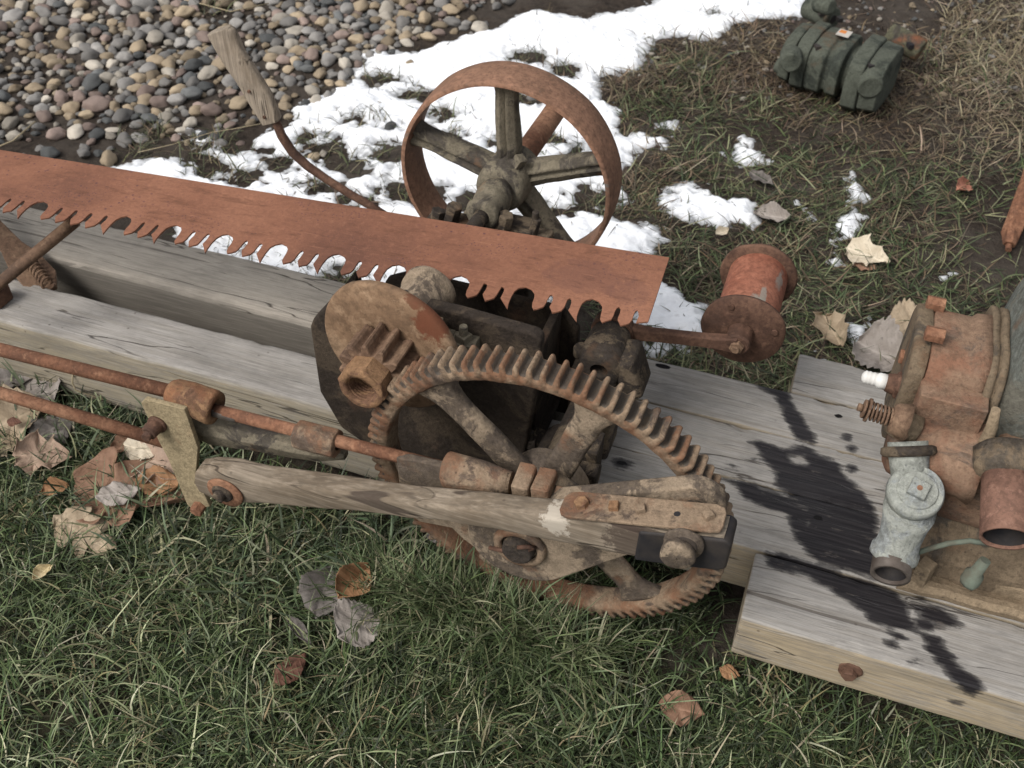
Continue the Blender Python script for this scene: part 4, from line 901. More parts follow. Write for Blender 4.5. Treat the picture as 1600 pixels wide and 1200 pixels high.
# rusty bracket at the right edge
bk = thing('iron_bracket', tuple(G(1590, 350, 0)), 'rusty iron bracket cut by the right edge, standing in the grass behind the engine', 'bracket')
b = MB(); a0 = G(1578, 372, .02); a1 = G(1612, 290, .03); a0.z = .01; a1.z = .16
t_ = (a1-a0).normalized(); s_ = t_.cross(Vector((0, 1, 0))).normalized()
rr = []
for k, ww, dd in ((0, .022, .02), (.15, .024, .022), (.5, .028, .02), (1, .04, .022), (1.6, .05, .03)):
    c = a0+(a1-a0)*k; rr.append([c+s_*ww+Vector((0, dd, 0)), c-s_*ww+Vector((0, dd, 0)), c-s_*ww*.7-Vector((0, dd, 0)), c+s_*ww*.7-Vector((0, dd, 0))])
b.loft(rr, True, False); b.build('arm', MAT['rust'], bk, bev=.004, lump=.003, lumpsc=30)
b = MB(); c = G(1578, 368, .03); b.hexn(c+Vector((0, 0, .01)), c+Vector((0, -.03, -.005)), .014, 6); b.cyl(c, c+Vector((0, -.045, -.01)), .007, seg=12); b.build('bolt', MAT['rust'], bk)
#PART4
# ------------------------------------------------------------------ ground
GRAVEL = GP([(-500, -300), (1000, -300), (880, -20), (800, 12), (740, 45), (650, 66), (565, 80), (540, 112), (440, 170), (330, 203), (225, 228), (150, 242), (40, 262), (-300, 330)])
LAWN_Y = 1.0
SNOW = [GP(p) for p in (
    [(450,170),(545,112),(560,78),(640,74),(700,62),(730,47),(780,42),(800,18),(850,10),(900,26),(960,22),(1010,5),(1060,-30),(1150,-40),(1262,-60),(1268,18),(1200,36),(1150,40),(1100,62),(1030,62),(1015,110),(945,120),(972,170),(975,205),(1055,212),(1035,236),(985,245),(985,290),(1040,286),(1100,300),(1170,312),(1190,340),(1130,350),(1060,345),(1035,400),(960,420),(760,520),(560,480),(350,480),(240,340),(120,262),(215,246),(275,225),(275,196),(330,205),(345,235),(420,235),(400,215)],
    [(1000,420),(1060,450),(1120,470),(1110,500),(1040,545),(990,550),(960,480)],
    [(1132,222),(1165,200),(1185,225),(1212,248),(1180,255),(1140,245)],
    [(1322,255),(1340,262),(1362,300),(1352,325),(1360,365),(1335,385),(1300,372),(1292,345),(1318,320)],
    [(1255,318),(1272,320),(1278,345),(1258,345)],
    [(1255,545),(1262,580),(1225,600),(1190,590),(1235,560)], [(1475,415),(1510,418),(1505,432),(1478,430)], [(1325,505),(1352,500),(1362,522),(1340,535)], [(1295,392),(1320,400),(1310,410)],
    [(1050,200),(1060,180),(1000,195)], [(1250,520),(1290,560),(1350,580),(1300,580)])]
HOLES_S = [(GP([(x, y)])[0], r) for x, y, r in ((590,120,.05),(645,145,.055),(690,180,.05),(560,185,.06),(595,190,.04),(500,235,.07),(485,215,.04),(545,255,.05),(640,300,.07),(830,90,.075),(880,105,.045),(830,155,.05),(790,225,.05),(700,215,.04),(900,240,.07),(860,225,.05),(930,310,.05),(1010,330,.05),(990,160,.06),(1090,100,.06),(860,330,.05),(600,240,.05),(350,215,.05),(330,255,.09),(290,240,.07),(380,270,.04),(530,430,.04),(1090,75,.03),(1120,20,.04),(555,320,.05),(1000,290,.05),(430,250,.03),(745,320,.05),(500,290,.035))]
def snow_field(x, y):
    s = np.full(np.shape(x), -9.0)
    for p in SNOW: s = np.maximum(s, sdf(x, y, p))
    for (cx, cy), r_ in HOLES_S: s = np.minimum(s, .09); s = np.minimum(s, (np.hypot((x-cx)/1.35, y-cy)-r_*.42))
    near_ = np.clip((2.85-y)/.6, 0, 1)
    return s+fbm(x, y, 9, 5, 21)*(.042+.016*near_)+fbm(x, y, 42, 4, 33)*(.016+.028*near_)-.010-.002*near_
def ground_h(x, y):
    h = fbm(x, y, 3.2, 4, 41)*.010+fbm(x, y, 22, 4, 45)*.006
    g = np.clip((y-1.6)/1.5, 0, 1)
    near = np.exp(-((x+.5)/1.6)**2-((y-1.25)/.35)**2)
    mound = .068*np.exp(-((x+.40)/.13)**2-((y-.905)/.085)**2)+.035*np.exp(-((x+.22)/.09)**2-((y-.88)/.07)**2)
    return h*(1+g)-.012*near-.004+mound
def axis_pts(a, b_, st, far):
    core = np.arange(a, b_+st/2, st); out = []; d = st; p = b_
    while p < far: d *= 1.35; p += d; out.append(p)
    o2 = []; d = st; p = a
    while p > -far: d *= 1.35; p -= d; o2.append(p)
    return np.concatenate([np.array(o2[::-1]), core, np.array(out)])
gx_, gy_ = axis_pts(-3.3, 1.3, .012, 60), axis_pts(.15, 4.4, .012, 60)
XX, YY = np.meshgrid(gx_, gy_); nx, ny = len(gx_), len(gy_)
core_ = (XX > -3.4) & (XX < 1.4) & (YY > 0) & (YY < 4.5)
ZZ = np.where(core_, ground_h(XX, YY), -.01)
def gravel_field(x, y): return sdf(x, y, GRAVEL)+fbm(x, y, 5, 4, 61)*.09
gv = np.where(core_, gravel_field(XX, YY), -1.0)
lawn = np.clip((LAWN_Y+.12-YY)*4+fbm(XX, YY, 3, 3, 63)*.8, 0, 1)
i = np.arange(nx-1)[None, :]+np.arange(ny-1)[:, None]*nx
F = np.stack([i, i+1, i+nx+1, i+nx], -1).reshape(-1, 4)
n = NT('soil')
a = n.noise(4, 8, .7); f = n.noise(60, 8, .75); vg = n.voro(130)
c = n.mix(n.ramp(f, [(.35, 0.0), (.66, 1.0)]), (.020, .015, .012), (.062, .048, .037))
c = n.mix(n.ramp(a, [(.45, 0.0), (.62, .6)]), c, (.085, .072, .06))
c = n.mix(n.math('MULTIPLY', n.attr('lawn'), .85), c, n.mix(f, (.018, .018, .010), (.05, .048, .026)))
grit = n.math('MULTIPLY', n.ramp(n.voro(210), [(.10, 1.0), (.2, 0.0)]), n.ramp(n.noise(40, 3), [(.5, 0.0), (.6, 1.0)]))
c = n.mix(n.math('MULTIPLY', grit, .7), c, (.2, .18, .155))
h = n.math('ADD', n.math('MULTIPLY', f, 1.5), n.math('ADD', n.math('MULTIPLY', n.noise(200, 5, .7), .7), n.math('MULTIPLY', grit, .5)))
MAT['soil'] = n.out(c, .95, n.bump(h, .9, .006))
g_ = npmesh('ground', np.column_stack([XX.ravel(), YY.ravel(), ZZ.ravel()]), F, MAT['soil'], dict(lawn=lawn.ravel()))
tag(g_, 'dark damp soil under the grass, gravel and snow', None, None, 'structure')

# ------------------------------------------------------------------ snow
sx_, sy_ = np.arange(-2.2, .62, .005), np.arange(1.25, 3.9, .005)
XX, YY = np.meshgrid(sx_, sy_); sf = snow_field(XX, YY)
lump = fbm(XX, YY, 14, 4, 71)*.008+fbm(XX, YY, 70, 3, 73)*.004
hh = np.clip(sf*.30, -.012, .011)+np.where(sf > 0, lump*np.clip(sf*30, 0, 1), 0)
ZZ = ground_h(XX, YY)+hh+.0015
nx, ny = len(sx_), len(sy_)
i = np.arange(nx-1)[None, :]+np.arange(ny-1)[:, None]*nx
F = np.stack([i, i+1, i+nx+1, i+nx], -1).reshape(-1, 4); ok = sf.ravel() > -.006
F = F[ok[F].any(1)]; used = np.unique(F); remap = np.full(nx*ny, -1); remap[used] = np.arange(len(used))
n = NT('snow'); f = n.noise(300, 4, .7)
mel = n.ramp(n.math('ADD', n.attr('thin'), n.math('MULTIPLY', n.math('SUBTRACT', n.noise(90, 4), .5), .02)), [(.0, 0.0), (.010, .6), (.035, 1.0)])
c = n.mix(mel, (.36, .365, .37), (.86, .875, .90))
c = n.mix(n.math('MULTIPLY', n.ramp(n.noise(55, 6, .75), [(.60, 0.0), (.70, 1.0)]), .35), c, (.30, .28, .26))
MAT['snow'] = n.out(c, .6, n.bump(n.math('ADD', f, n.noise(90, 5)), .5, .003), Subsurface_Weight=.0)
sn = npmesh('snow', np.column_stack([XX.ravel(), YY.ravel(), ZZ.ravel()])[used], remap[F], MAT['snow'], dict(thin=sf.ravel()[used]))
tag(sn, 'thin patchy melting snow over the ground behind the saw blade', None, None, 'stuff')

# ------------------------------------------------------------------ pebbles
pal = [('grey', (.19, .18, .17), (.27, .255, .235)), ('dark bluish', (.085, .088, .088), (.14, .142, .138)), ('tan', (.27, .205, .135), (.34, .28, .20)), ('pinkish brown', (.22, .165, .14), (.28, .215, .185)), ('pale cream', (.36, .32, .265), (.44, .40, .34))]
pm = []
for nm, c1, c2 in pal:
    n = NT('pebble_'+nm.replace(' ', '_')); oi = n.t.nodes.new('ShaderNodeObjectInfo'); a = n.noise(30, 6, .65)
    c = n.mix(n.ramp(a, [(.35, 0.0), (.65, 1.0)]), c1, c2)
    c = n.mix(n.math('MULTIPLY', n.ramp(n.noise(140, 4), [(.5, 0.0), (.7, 1.0)]), .4), c, tuple(x*.5 for x in c1))
    big = n.noise(9, 2, .5, v=n.t.nodes.new('ShaderNodeNewGeometry').outputs['Position']); c = n.mix(n.math('MULTIPLY', n.ramp(big, [(.35, 1.0), (.6, 0.0)]), .45), c, tuple(x*.45 for x in c1))
    hv = n.t.nodes.new('ShaderNodeHueSaturation'); n.put(hv.inputs['Color'], c); n.put(hv.inputs['Value'], n.math('ADD', n.math('MULTIPLY', oi.outputs['Random'], .8), .6)); c = hv.outputs[0]
    pm.append(n.out(c, .72, n.bump(n.noise(110, 4), .35, .0015)))
def pebble_shape(k):
    bm = bmesh.new(); bmesh.ops.create_icosphere(bm, subdivisions=3, radius=.5)
    from mathutils import noise as mn
    for v in bm.verts:
        d = v.co.normalized(); o_ = Vector((k*3.1, k*1.7, 0))
        v.co = v.co*(1+.30*mn.noise(d*1.2+o_)+.13*mn.noise(d*2.6+o_))
        for pl in range(3):
            pn = Vector(mn.random_unit_vector()) if False else Vector((math.sin(k*2.1+pl*2.3), math.cos(k*1.3+pl*1.9), math.sin(k+pl*4.1)*.8)).normalized(); dd = v.co.dot(pn)-.40
            if dd > 0: v.co -= pn*dd*.75; v.co.x *= 1.0+.25*((k % 3)-1)*.4
    V = np.array([v.co[:] for v in bm.verts]); Fc = np.array([[v.index for v in f_.verts] for f_ in bm.faces]); bm.free(); return V, Fc
shapes = [pebble_shape(k) for k in range(7)]
sites = []
cell = {}
def try_site(x, y, r_):
    cx, cy = int(x/.045), int(y/.045)
    for a in (-1, 0, 1):
        for b_ in (-1, 0, 1):
            for (X_, Y_, R_) in cell.get((cx+a, cy+b_), ()):
                if (X_-x)**2+(Y_-y)**2 < ((R_+r_)*.86)**2: return False
    cell.setdefault((cx, cy), []).append((x, y, r_)); sites.append((x, y, r_)); return True
def inframe(x, y, m=40):
    v = np.array([x, y, 0])-CAM; d = v@CF; px = 800+FPX*(v@CR)/d; py = 600-FPX*(v@CU)/d
    return -m < px < 1600+m and -m < py < 1200+m, px, py
N_ = 110000
cx = rng.uniform(-3.2, -.7, N_); cy = rng.uniform(1.75, 4.0, N_)
gf = gravel_field(cx, cy); dens_ = fbm(cx, cy, 4.0, 3, 91)
rr_ = (rng.gamma(3.2, .0040, N_)+.0050)*.74; rr_ = rr_[np.argsort(-rr_+rng.normal(0, .0045, N_))]
for x, y, r_, g, dn__ in zip(cx, cy, np.clip(rr_, .0045, .022), gf, dens_):
    if g < -.015: continue
    if dn__ < .0 and random.random() < .85: continue
    if random.random() < .12: r_ *= 1.25
    if g < .08 and random.random() < .35: continue
    fr, px, py = inframe(x, y, 60)
    if not fr or py > 330+px*.2: continue
    if r_ > .017 and random.random() < .5: continue
    if random.random() < np.clip((py-95+dn__*160)/150, 0, .93)*.9: continue
    try_site(x, y, r_)
# scattered ones: on dirt at the top right, in the snow and beside the timbers
for _ in range(1400):
    x, y = rng.uniform(-.6, .6), rng.uniform(2.7, 4.0)
    g = G(1000, 100)
    fr, px, py = inframe(x, y)
    if fr and px > 900 and py < 150 and snow_field(np.array([x]), np.array([y]))[0] < -.01 and random.random() < .75: try_site(x, y, random.uniform(.003, .009))
for q in ((660, 208), (610, 200), (1180, 12), (505, 240), (490, 245), (640, 98), (560, 92), (590, 130), (655, 130), (830, 155), (590, 165), (375, 220), (345, 222), (118, 590), (35, 655)):
    g = G(*q); try_site(g.x, g.y, random.uniform(.010, .017))
sites_px = []
for (x, y, r_) in sites:
    fr, px, py = inframe(x, y, 5); dist = np.linalg.norm(np.array([x, y, 0])-CAM)
    hidden = py > 236+px*.165 and px < 1045
    sites_px.append((r_/dist if (fr and not hidden) else 0))
order = np.argsort(sites_px)[::-1]
BV, BF, BM_ = [], [], []; off = 0; pmesh = {}
wts = [.33, .12, .25, .17, .13]
for rank, k in enumerate(order):
    x, y, r_ = sites[k]; sh_ = int(rng.integers(7)); cl_ = int(rng.choice(5, p=wts)); az = rng.uniform(0, 2*PI)
    sx, sy, sz = 2.15*r_*rng.uniform(1.0, 1.35), 2.15*r_*rng.uniform(.78, 1.0), 2.15*r_*rng.uniform(.5, .8)
    z = float(ground_h(np.array(x), np.array(y)))+sz*rng.uniform(.12, .34)
    tx, ty = rng.uniform(-.3, .3), rng.uniform(-.3, .3)
    M4 = Matrix.Rotation(az, 3, 'Z')@Matrix.Rotation(tx, 3, 'X')@Matrix.Rotation(ty, 3, 'Y')
    if rank < 300 and sites_px[k] > 0:
        if (sh_, cl_) not in pmesh:
            V, Fc = shapes[sh_]; me = bpy.data.meshes.new('pebble'); me.from_pydata(V.tolist(), [], Fc.tolist()); me.polygons.foreach_set('use_smooth', [True]*len(Fc)); me.materials.append(pm[cl_]); pmesh[(sh_, cl_)] = me
        o = bpy.data.objects.new('pebble', pmesh[(sh_, cl_)]); COL.objects.link(o)
        o.matrix_world = Matrix.Translation((x, y, z))@(M4@Matrix.Diagonal((sx, sy, sz))).to_4x4()
        ppx, ppy = inframe(x, y)[1:]
        zone = 'near the left edge' if ppx < 110 else 'well left of the lever' if ppx < 225 else 'left of the lever grip' if ppx < 345 else 'right of the lever grip' if ppx < 560 else 'at the top edge of the snow' if ppx < 900 else 'in the dirt round the green casing'
        size = 'small' if r_ < .012 else 'middle-sized' if r_ < .0165 else 'large'
        row = ', along the top edge of the photo' if ppy < 45 else ', level with the top of the grip' if ppy < 95 else ', level with the middle of the grip' if ppy < 145 else ', low down beside the bare soil'
        lb_ = '%s %s pebble %s' % (size, pal[cl_][0], zone) + (row if ppx < 560 else ''); tag(o, lb_, 'pebble', lb_.replace('pebble', 'pebbles'))
    else:
        V, Fc = shapes[sh_]; Mn = np.array(M4); BV.append((V*[sx, sy, sz])@Mn.T+[x, y, z]); BF.append(Fc+off); off += len(V); BM_ += [cl_]*len(Fc)
if BV:
    o = npmesh('gravel', np.concatenate(BV), np.concatenate(BF), None, mats=pm, midx=BM_)
    tag(o, 'bed of mixed river gravel in grey, tan and pinkish stones', None, None, 'stuff')

# ------------------------------------------------------------------ grass
def blades(name, x, y, z, L, W_, az, lean, curl, col, mat, label, seg=4):
    n_ = len(x); t = np.linspace(0, 1, seg+1)[None, :]
    L = L[:, None]; lean = lean[:, None]; curl = curl[:, None]; az_ = az[:, None]
    ang = lean+curl*t                       # angle from vertical grows along the blade
    dt = 1/seg
    hx = np.cumsum(np.sin(ang)*dt, 1)*L; hz = np.cumsum(np.cos(ang)*dt, 1)*L
    hx = np.concatenate([np.zeros((n_, 1)), hx[:, 1:]], 1); hz = np.concatenate([np.zeros((n_, 1)), hz[:, 1:]], 1)
    az2 = az_+rng.normal(0, .35, (n_, 1))*t
    cx_ = x[:, None]+hx*np.cos(az2); cy_ = y[:, None]+hx*np.sin(az2); cz_ = np.maximum(z[:, None]+hz, z[:, None]-.004+.004*t*rng.uniform(0, 3, (n_, 1)))
    wv = (W_[:, None]/2)*np.clip(1.15-t**2.2, .06, 1); tw = az_+PI/2+rng.uniform(-.9, .9, (n_, 1))*(.3+t*.7)
    dx, dy, dz = np.cos(tw)*wv, np.sin(tw)*wv, wv*rng.uniform(-.5, .5, (n_, 1))
    Lf = np.stack([cx_-dx, cy_-dy, cz_-dz], -1); Rt = np.stack([cx_+dx, cy_+dy, cz_+dz], -1)
    V = np.stack([Lf, Rt], 2).reshape(n_*(seg+1)*2, 3)
    b0 = np.arange(n_)[:, None]*(seg+1)*2+np.arange(seg)[None, :]*2
    F = np.stack([b0, b0+1, b0+3, b0+2], -1).reshape(-1, 4)
    C_ = np.repeat(np.concatenate([col, np.ones((n_, 1))], 1), (seg+1)*2, 0)
    o = npmesh(name, V, F, mat, cols=C_); tag(o, label, None, None, 'stuff'); return o
n = NT('grass_blades'); c = n.attr('Col', 'Color')
vn = n.noise(400, 2); c2 = n.mix(n.math('MULTIPLY', vn, .4), c, (.03, .03, .015))
MAT['grass'] = n.out(c2, .55, None)
n.b.inputs['Specular IOR Level'].default_value = .22
def palette(n_, cols, w_):
    k = rng.choice(len(cols), n_, p=np.array(w_)/sum(w_)); C_ = np.array(cols)[k]
    return C_*rng.uniform(.7, 1.3, (n_, 1))*rng.uniform(.92, 1.08, (n_, 3))
GREEN = [(.038, .060, .024), (.066, .098, .036), (.19, .225, .115), (.017, .026, .012), (.42, .40, .27), (.19, .19, .105)]  # darkest and palest tones paint in shaded gaps and blade highlights
def clump(x, y, sc, seed): return fbm(x, y, sc, 3, seed)
# near lawn
N_ = 125000
x = rng.uniform(-1.75, .75, N_); y = rng.uniform(.2, 1.16, N_)
d = clump(x, y, 7, 101)
keep = (rng.random(N_) < np.clip(.78+d*1.5, .16, 1)) & ~((y > 1.09) & (x < -.3)) & ~((x > .03) & (y > .985))
keep &= ~((x > .0) & (y > .90) & (rng.random(N_) < .5))
x, y, d = x[keep], y[keep], d[keep]; n_ = len(x)
az = rng.uniform(0, 2*PI, n_)+fbm(x, y, 5, 2, 103)*3
L = rng.gamma(6, .0062, n_)*(1+.35*clump(x, y, 3, 105))
straw = np.clip(clump(x, y, 6, 107)*2.2-.25, 0, 1)
col = palette(n_, GREEN, [4, 4, 2.6, 4, .6, .6]); st2 = palette(n_, [(.30, .25, .15), (.20, .17, .09), (.12, .125, .06)], [1, 2, 2])
use = rng.random(n_) < straw*.40+.03; col[use] = st2[use]
col *= (1+.30*np.clip((.75-y)/.3, 0, 1)*np.clip((-x-.2)/.5, 0, 1))[:, None]
z = ground_h(x, y)
blades('lawn_grass', x, y, z, np.clip(L, .014, .085), rng.uniform(.0013, .0030, n_), az, rng.uniform(.25, 1.25, n_), rng.uniform(.2, 1.5, n_), col, MAT['grass'], 'short dark green lawn grass with straw-coloured blades in front of the machine')
n_ = 2300; x = rng.uniform(-.55, -.13, n_); y = rng.normal(.872, .025, n_); kk = (y < .905); x, y = x[kk], y[kk]; n_ = len(x)
blades('tall_grass', x, y, ground_h(x, y), rng.uniform(.04, .10, n_), rng.uniform(.0014, .0032, n_), rng.uniform(0, 2*PI, n_), rng.uniform(.1, 1.1, n_), rng.uniform(.1, 1.2, n_), palette(n_, [(.085, .115, .05), (.15, .18, .09), (.05, .075, .03), (.27, .26, .16)], [3, 3, 2, 1.5]), MAT['grass'], 'longer grass grown up against the bottom of the gear wheel')
n_ = 5200; x = rng.uniform(-1.75, .75, n_); y = rng.uniform(.2, 1.0, n_); kk = (clump(x, y, 4.5, 141) > -.05) & ~((x > 0) & (y > .88)); x, y = x[kk], y[kk]; n_ = len(x)
blades('long_grass', x, y, ground_h(x, y)+.006, rng.uniform(.05, .10, n_), rng.uniform(.0010, .0022, n_), rng.uniform(0, 2*PI, n_), rng.uniform(.5, 1.2, n_), rng.uniform(.3, 1.5, n_), palette(n_, [(.22, .24, .13), (.15, .19, .085), (.36, .34, .22), (.10, .14, .055)], [3, 3, 1, 3]), MAT['grass'], 'longer pale curling grass blades among the lawn grass')  # pale tones paint highlights into the colour of these blades
# low moss of very short blades
N_ = 70000
x = rng.uniform(-1.75, .75, N_); y = rng.uniform(.2, 1.05, N_); keep = clump(x, y, 4, 131) > -.12; keep &= ~((x > .0) & (y > .90)); x, y = x[keep], y[keep]; n_ = len(x)
blades('lawn_moss', x, y, ground_h(x, y), rng.uniform(.006, .018, n_), rng.uniform(.001, .002, n_), rng.uniform(0, 2*PI, n_), rng.uniform(.2, 1.2, n_), rng.uniform(0, 1.2, n_), palette(n_, [(.05, .072, .024), (.075, .10, .035), (.03, .04, .02), (.09, .08, .045)], [3, 2, 3, 1]), MAT['grass'], 'low mossy undergrowth between the lawn grass', 2)
# coarse pale clump by the pitman end
CO = GP([(60, 560), (260, 690), (420, 790), (620, 800), (650, 880), (520, 960), (330, 930), (220, 870), (60, 720), (-60, 640)])
N_ = 9000
x = rng.uniform(-1.7, -.3, N_); y = rng.uniform(.5, 1.15, N_); s = sdf(x, y, CO); keep = (s > -.02) & (rng.random(N_) < .62); x, y = x[keep], y[keep]; n_ = len(x)
blades('coarse_grass', x, y, ground_h(x, y), rng.uniform(.03, .10, n_), rng.uniform(.0022, .0052, n_), rng.uniform(0, 2*PI, n_), rng.uniform(.45, 1.35, n_), rng.uniform(.1, .9, n_), palette(n_, [(.30, .29, .18), (.17, .20, .12), (.08, .11, .06), (.045, .065, .035), (.40, .37, .25)], [1.2, 3, 4, 3, .8]), MAT['grass'], 'coarse wide pale green grass blades round the wooden bar end')
# rear field: flattened dead grass and green tufts
N_ = 60000
x = rng.uniform(-.62, .85, N_); y = rng.uniform(1.40, 4.1, N_)
v = np.stack([x, y, np.zeros(N_)], -1)-CAM; dd_ = v@CF; px = 800+FPX*(v@CR)/dd_; py = 600-FPX*(v@CU)/dd_
sfl = snow_field(x, y)
bare = fbm(x, y, 3.2, 3, 111)
dark_ = np.exp(-(((px-1560)/110)**2+((py-350)/90)**2)) + np.exp(-(((px-1330)/190)**2+((py-215)/45)**2))*.6
keep = (px > 930) & (sfl < -.004) & (rng.random(N_) < np.clip(.74+bare*.8-dark_*.45-np.clip((110-py)/60, 0, 1)*.75*(px < 1480), .05, 1))
keep &= ~((y < 1.56) & (x > .04)); keep &= ~((y < 1.44))
x, y, px, py = x[keep], y[keep], px[keep], py[keep]; n_ = len(x)
brown = [(.12, .085, .055), (.17, .125, .08), (.07, .05, .036), (.27, .22, .15)]; greens = [(.055, .078, .034), (.11, .13, .06), (.21, .21, .12), (.03, .042, .02)]; tan = [(.30, .25, .165), (.20, .16, .105), (.12, .095, .06)]
gw = np.clip((py-120)/220+fbm(x, y, 5, 3, 113)*1.5, 0, 1); tw_ = np.clip((px-1440)/80, 0, 1)*np.clip((290-py)/80, 0, 1)
col = palette(n_, brown, [3, 2, 3, 1]); cg = palette(n_, greens, [3, 3, 2, 2]); ct = palette(n_, tan, [2, 2, 1])
r1_ = rng.random(n_); col[r1_ < gw*.72] = cg[r1_ < gw*.72]; r2_ = rng.random(n_) < tw_*.75; col[r2_] = ct[r2_]
blades('field_grass', x, y, ground_h(x, y), rng.gamma(5, .0074, n_), rng.uniform(.0014, .0036, n_), rng.uniform(0, 2*PI, n_)+fbm(x, y, 3, 2, 115)*2, rng.uniform(.85, 1.5, n_), rng.uniform(-.1, .5, n_), col, MAT['grass'], 'matted brown and green winter grass to the right of the snow')
# tufts poking out of the snow, and by the timbers
tx, ty = [], []
cent = [(c_[0], c_[1], r_) for c_, r_ in HOLES_S]+[(g.x, g.y, .05) for g in (G(*q) for q in ((380, 400), (470, 430), (520, 455), (540, 445), (440, 395), (350, 380), (1010, 545), (1050, 548), (1100, 560), (1180, 590), (1240, 600), (230, 205), (245, 215), (340, 12), (330, 20), (215, 235), (1010, 60)))]
for cx0, cy0, r_ in cent:
    k = int(38*r_/.05); tx += list(cx0+rng.normal(0, r_*.6, k)); ty += list(cy0+rng.normal(0, r_*.6, k))
tx, ty = np.array(tx), np.array(ty); keep = ty > 1.45; tx, ty = tx[keep], ty[keep]; n_ = len(tx)
blades('snow_tufts', tx, ty, ground_h(tx, ty), rng.uniform(.015, .06, n_), rng.uniform(.0014, .0032, n_), rng.uniform(0, 2*PI, n_), rng.uniform(.4, 1.4, n_), rng.uniform(0, .8, n_), palette(n_, [(.05, .055, .03), (.11, .12, .06), (.16, .12, .08), (.25, .22, .13)], [3, 3, 3, 1]), MAT['grass'], 'small tufts of grass showing through the holes in the snow')
n_ = 16000; x = rng.uniform(-1.9, .3, n_); y = rng.uniform(1.45, 3.6, n_); sp_ = fbm(x, y, 13, 3, 151); kk = (sp_ > .14+.16*np.clip((y-2.3)/.6, 0, 1)) & (snow_field(x, y) > -.03) & (rng.random(n_) < .7); x, y = x[kk], y[kk]; n_ = len(x)
blades('snow_grass', x, y, ground_h(x, y)+.003, rng.uniform(.008, .035, n_), rng.uniform(.0012, .0032, n_), rng.uniform(0, 2*PI, n_), rng.uniform(.5, 1.5, n_), rng.uniform(0, .6, n_), palette(n_, [(.035, .035, .02), (.08, .085, .045), (.12, .095, .06), (.06, .045, .03)], [3, 2, 2, 3]), MAT['grass'], 'dark grass tips poking through the thin snow')
# grass in the slot between the timbers
n_ = 900; x = rng.uniform(-1.6, -.6, n_); y = rng.uniform(1.215, 1.29, n_)
blades('slot_grass', x, y, ground_h(x, y), rng.uniform(.02, .07, n_), rng.uniform(.0014, .003, n_), rng.uniform(0, 2*PI, n_), rng.uniform(.2, 1.2, n_), rng.uniform(0, .8, n_), palette(n_, GREEN, [4, 3, 1, 4, .4, .4]), MAT['grass'], 'dark grass growing in the slot between the timbers')

# ------------------------------------------------------------------ fallen leaves
def mleaf(name, c1, c2, under=None):
    n = NT(name); a = n.noise(35, 6, .65); c = n.mix(n.ramp(a, [(.35, 0.0), (.65, 1.0)]), c1, c2)
    sp = n.ramp(n.noise(90, 4, .7), [(.6, 0.0), (.7, .6)]); c = n.mix(sp, c, tuple(x*.45 for x in c1))
    vein = n.attr('vein'); c = n.mix(n.math('MULTIPLY', n.ramp(vein, [(.0, 1.0), (.05, 0.0)]), .5), c, tuple(min(1, x*1.5) for x in c2))
    return n.out(c, .7, n.bump(n.math('ADD', n.noise(70, 5), n.math('MULTIPLY', n.ramp(vein, [(.0, 1.0), (.09, 0.0)]), .5)), .5, .003))
LM = dict(tan=mleaf('leaf_tan', (.25, .19, .125), (.36, .285, .20)), brown=mleaf('leaf_brown', (.17, .095, .06), (.25, .15, .10)), pink=mleaf('leaf_pinkish', (.30, .205, .15), (.38, .28, .21)),
          orange=mleaf('leaf_orange', (.21, .11, .055), (.30, .17, .09)), grey=mleaf('leaf_grey', (.22, .19, .165), (.32, .285, .255)), dark=mleaf('leaf_dark', (.10, .048, .035), (.15, .075, .05)),
          greyd=mleaf('leaf_slate', (.09, .08, .072), (.17, .15, .135)), yellow=mleaf('leaf_yellow', (.46, .37, .2), (.55, .45, .28)), pale=mleaf('leaf_pale', (.44, .37, .27), (.56, .49, .38)), red=mleaf('leaf_red', (.30, .13, .09), (.38, .18, .12)))
def outline(kind, t):
    # t in 0..1 base to tip ; half width as fraction of length
    e = math.sin(PI*min(1, t*1.0)**.8)
    if kind == 'oak': return .05+.34*e**.8*(.74+.26*math.cos(t*2*PI*3.1+.6))*(1 if t < .93 else .8)
    if kind == 'poplar': return .50*math.sin(PI*t**.62)**.9*(1+.06*math.cos(t*60))+.01
    if kind == 'ovate': return .34*math.sin(PI*t**.85)**.85+.008
    if kind == 'maple': return .02+.50*e**.7*(.55+.45*abs(math.cos(t*2*PI*1.3)))
    return .16*math.sin(PI*t)**.8+.01
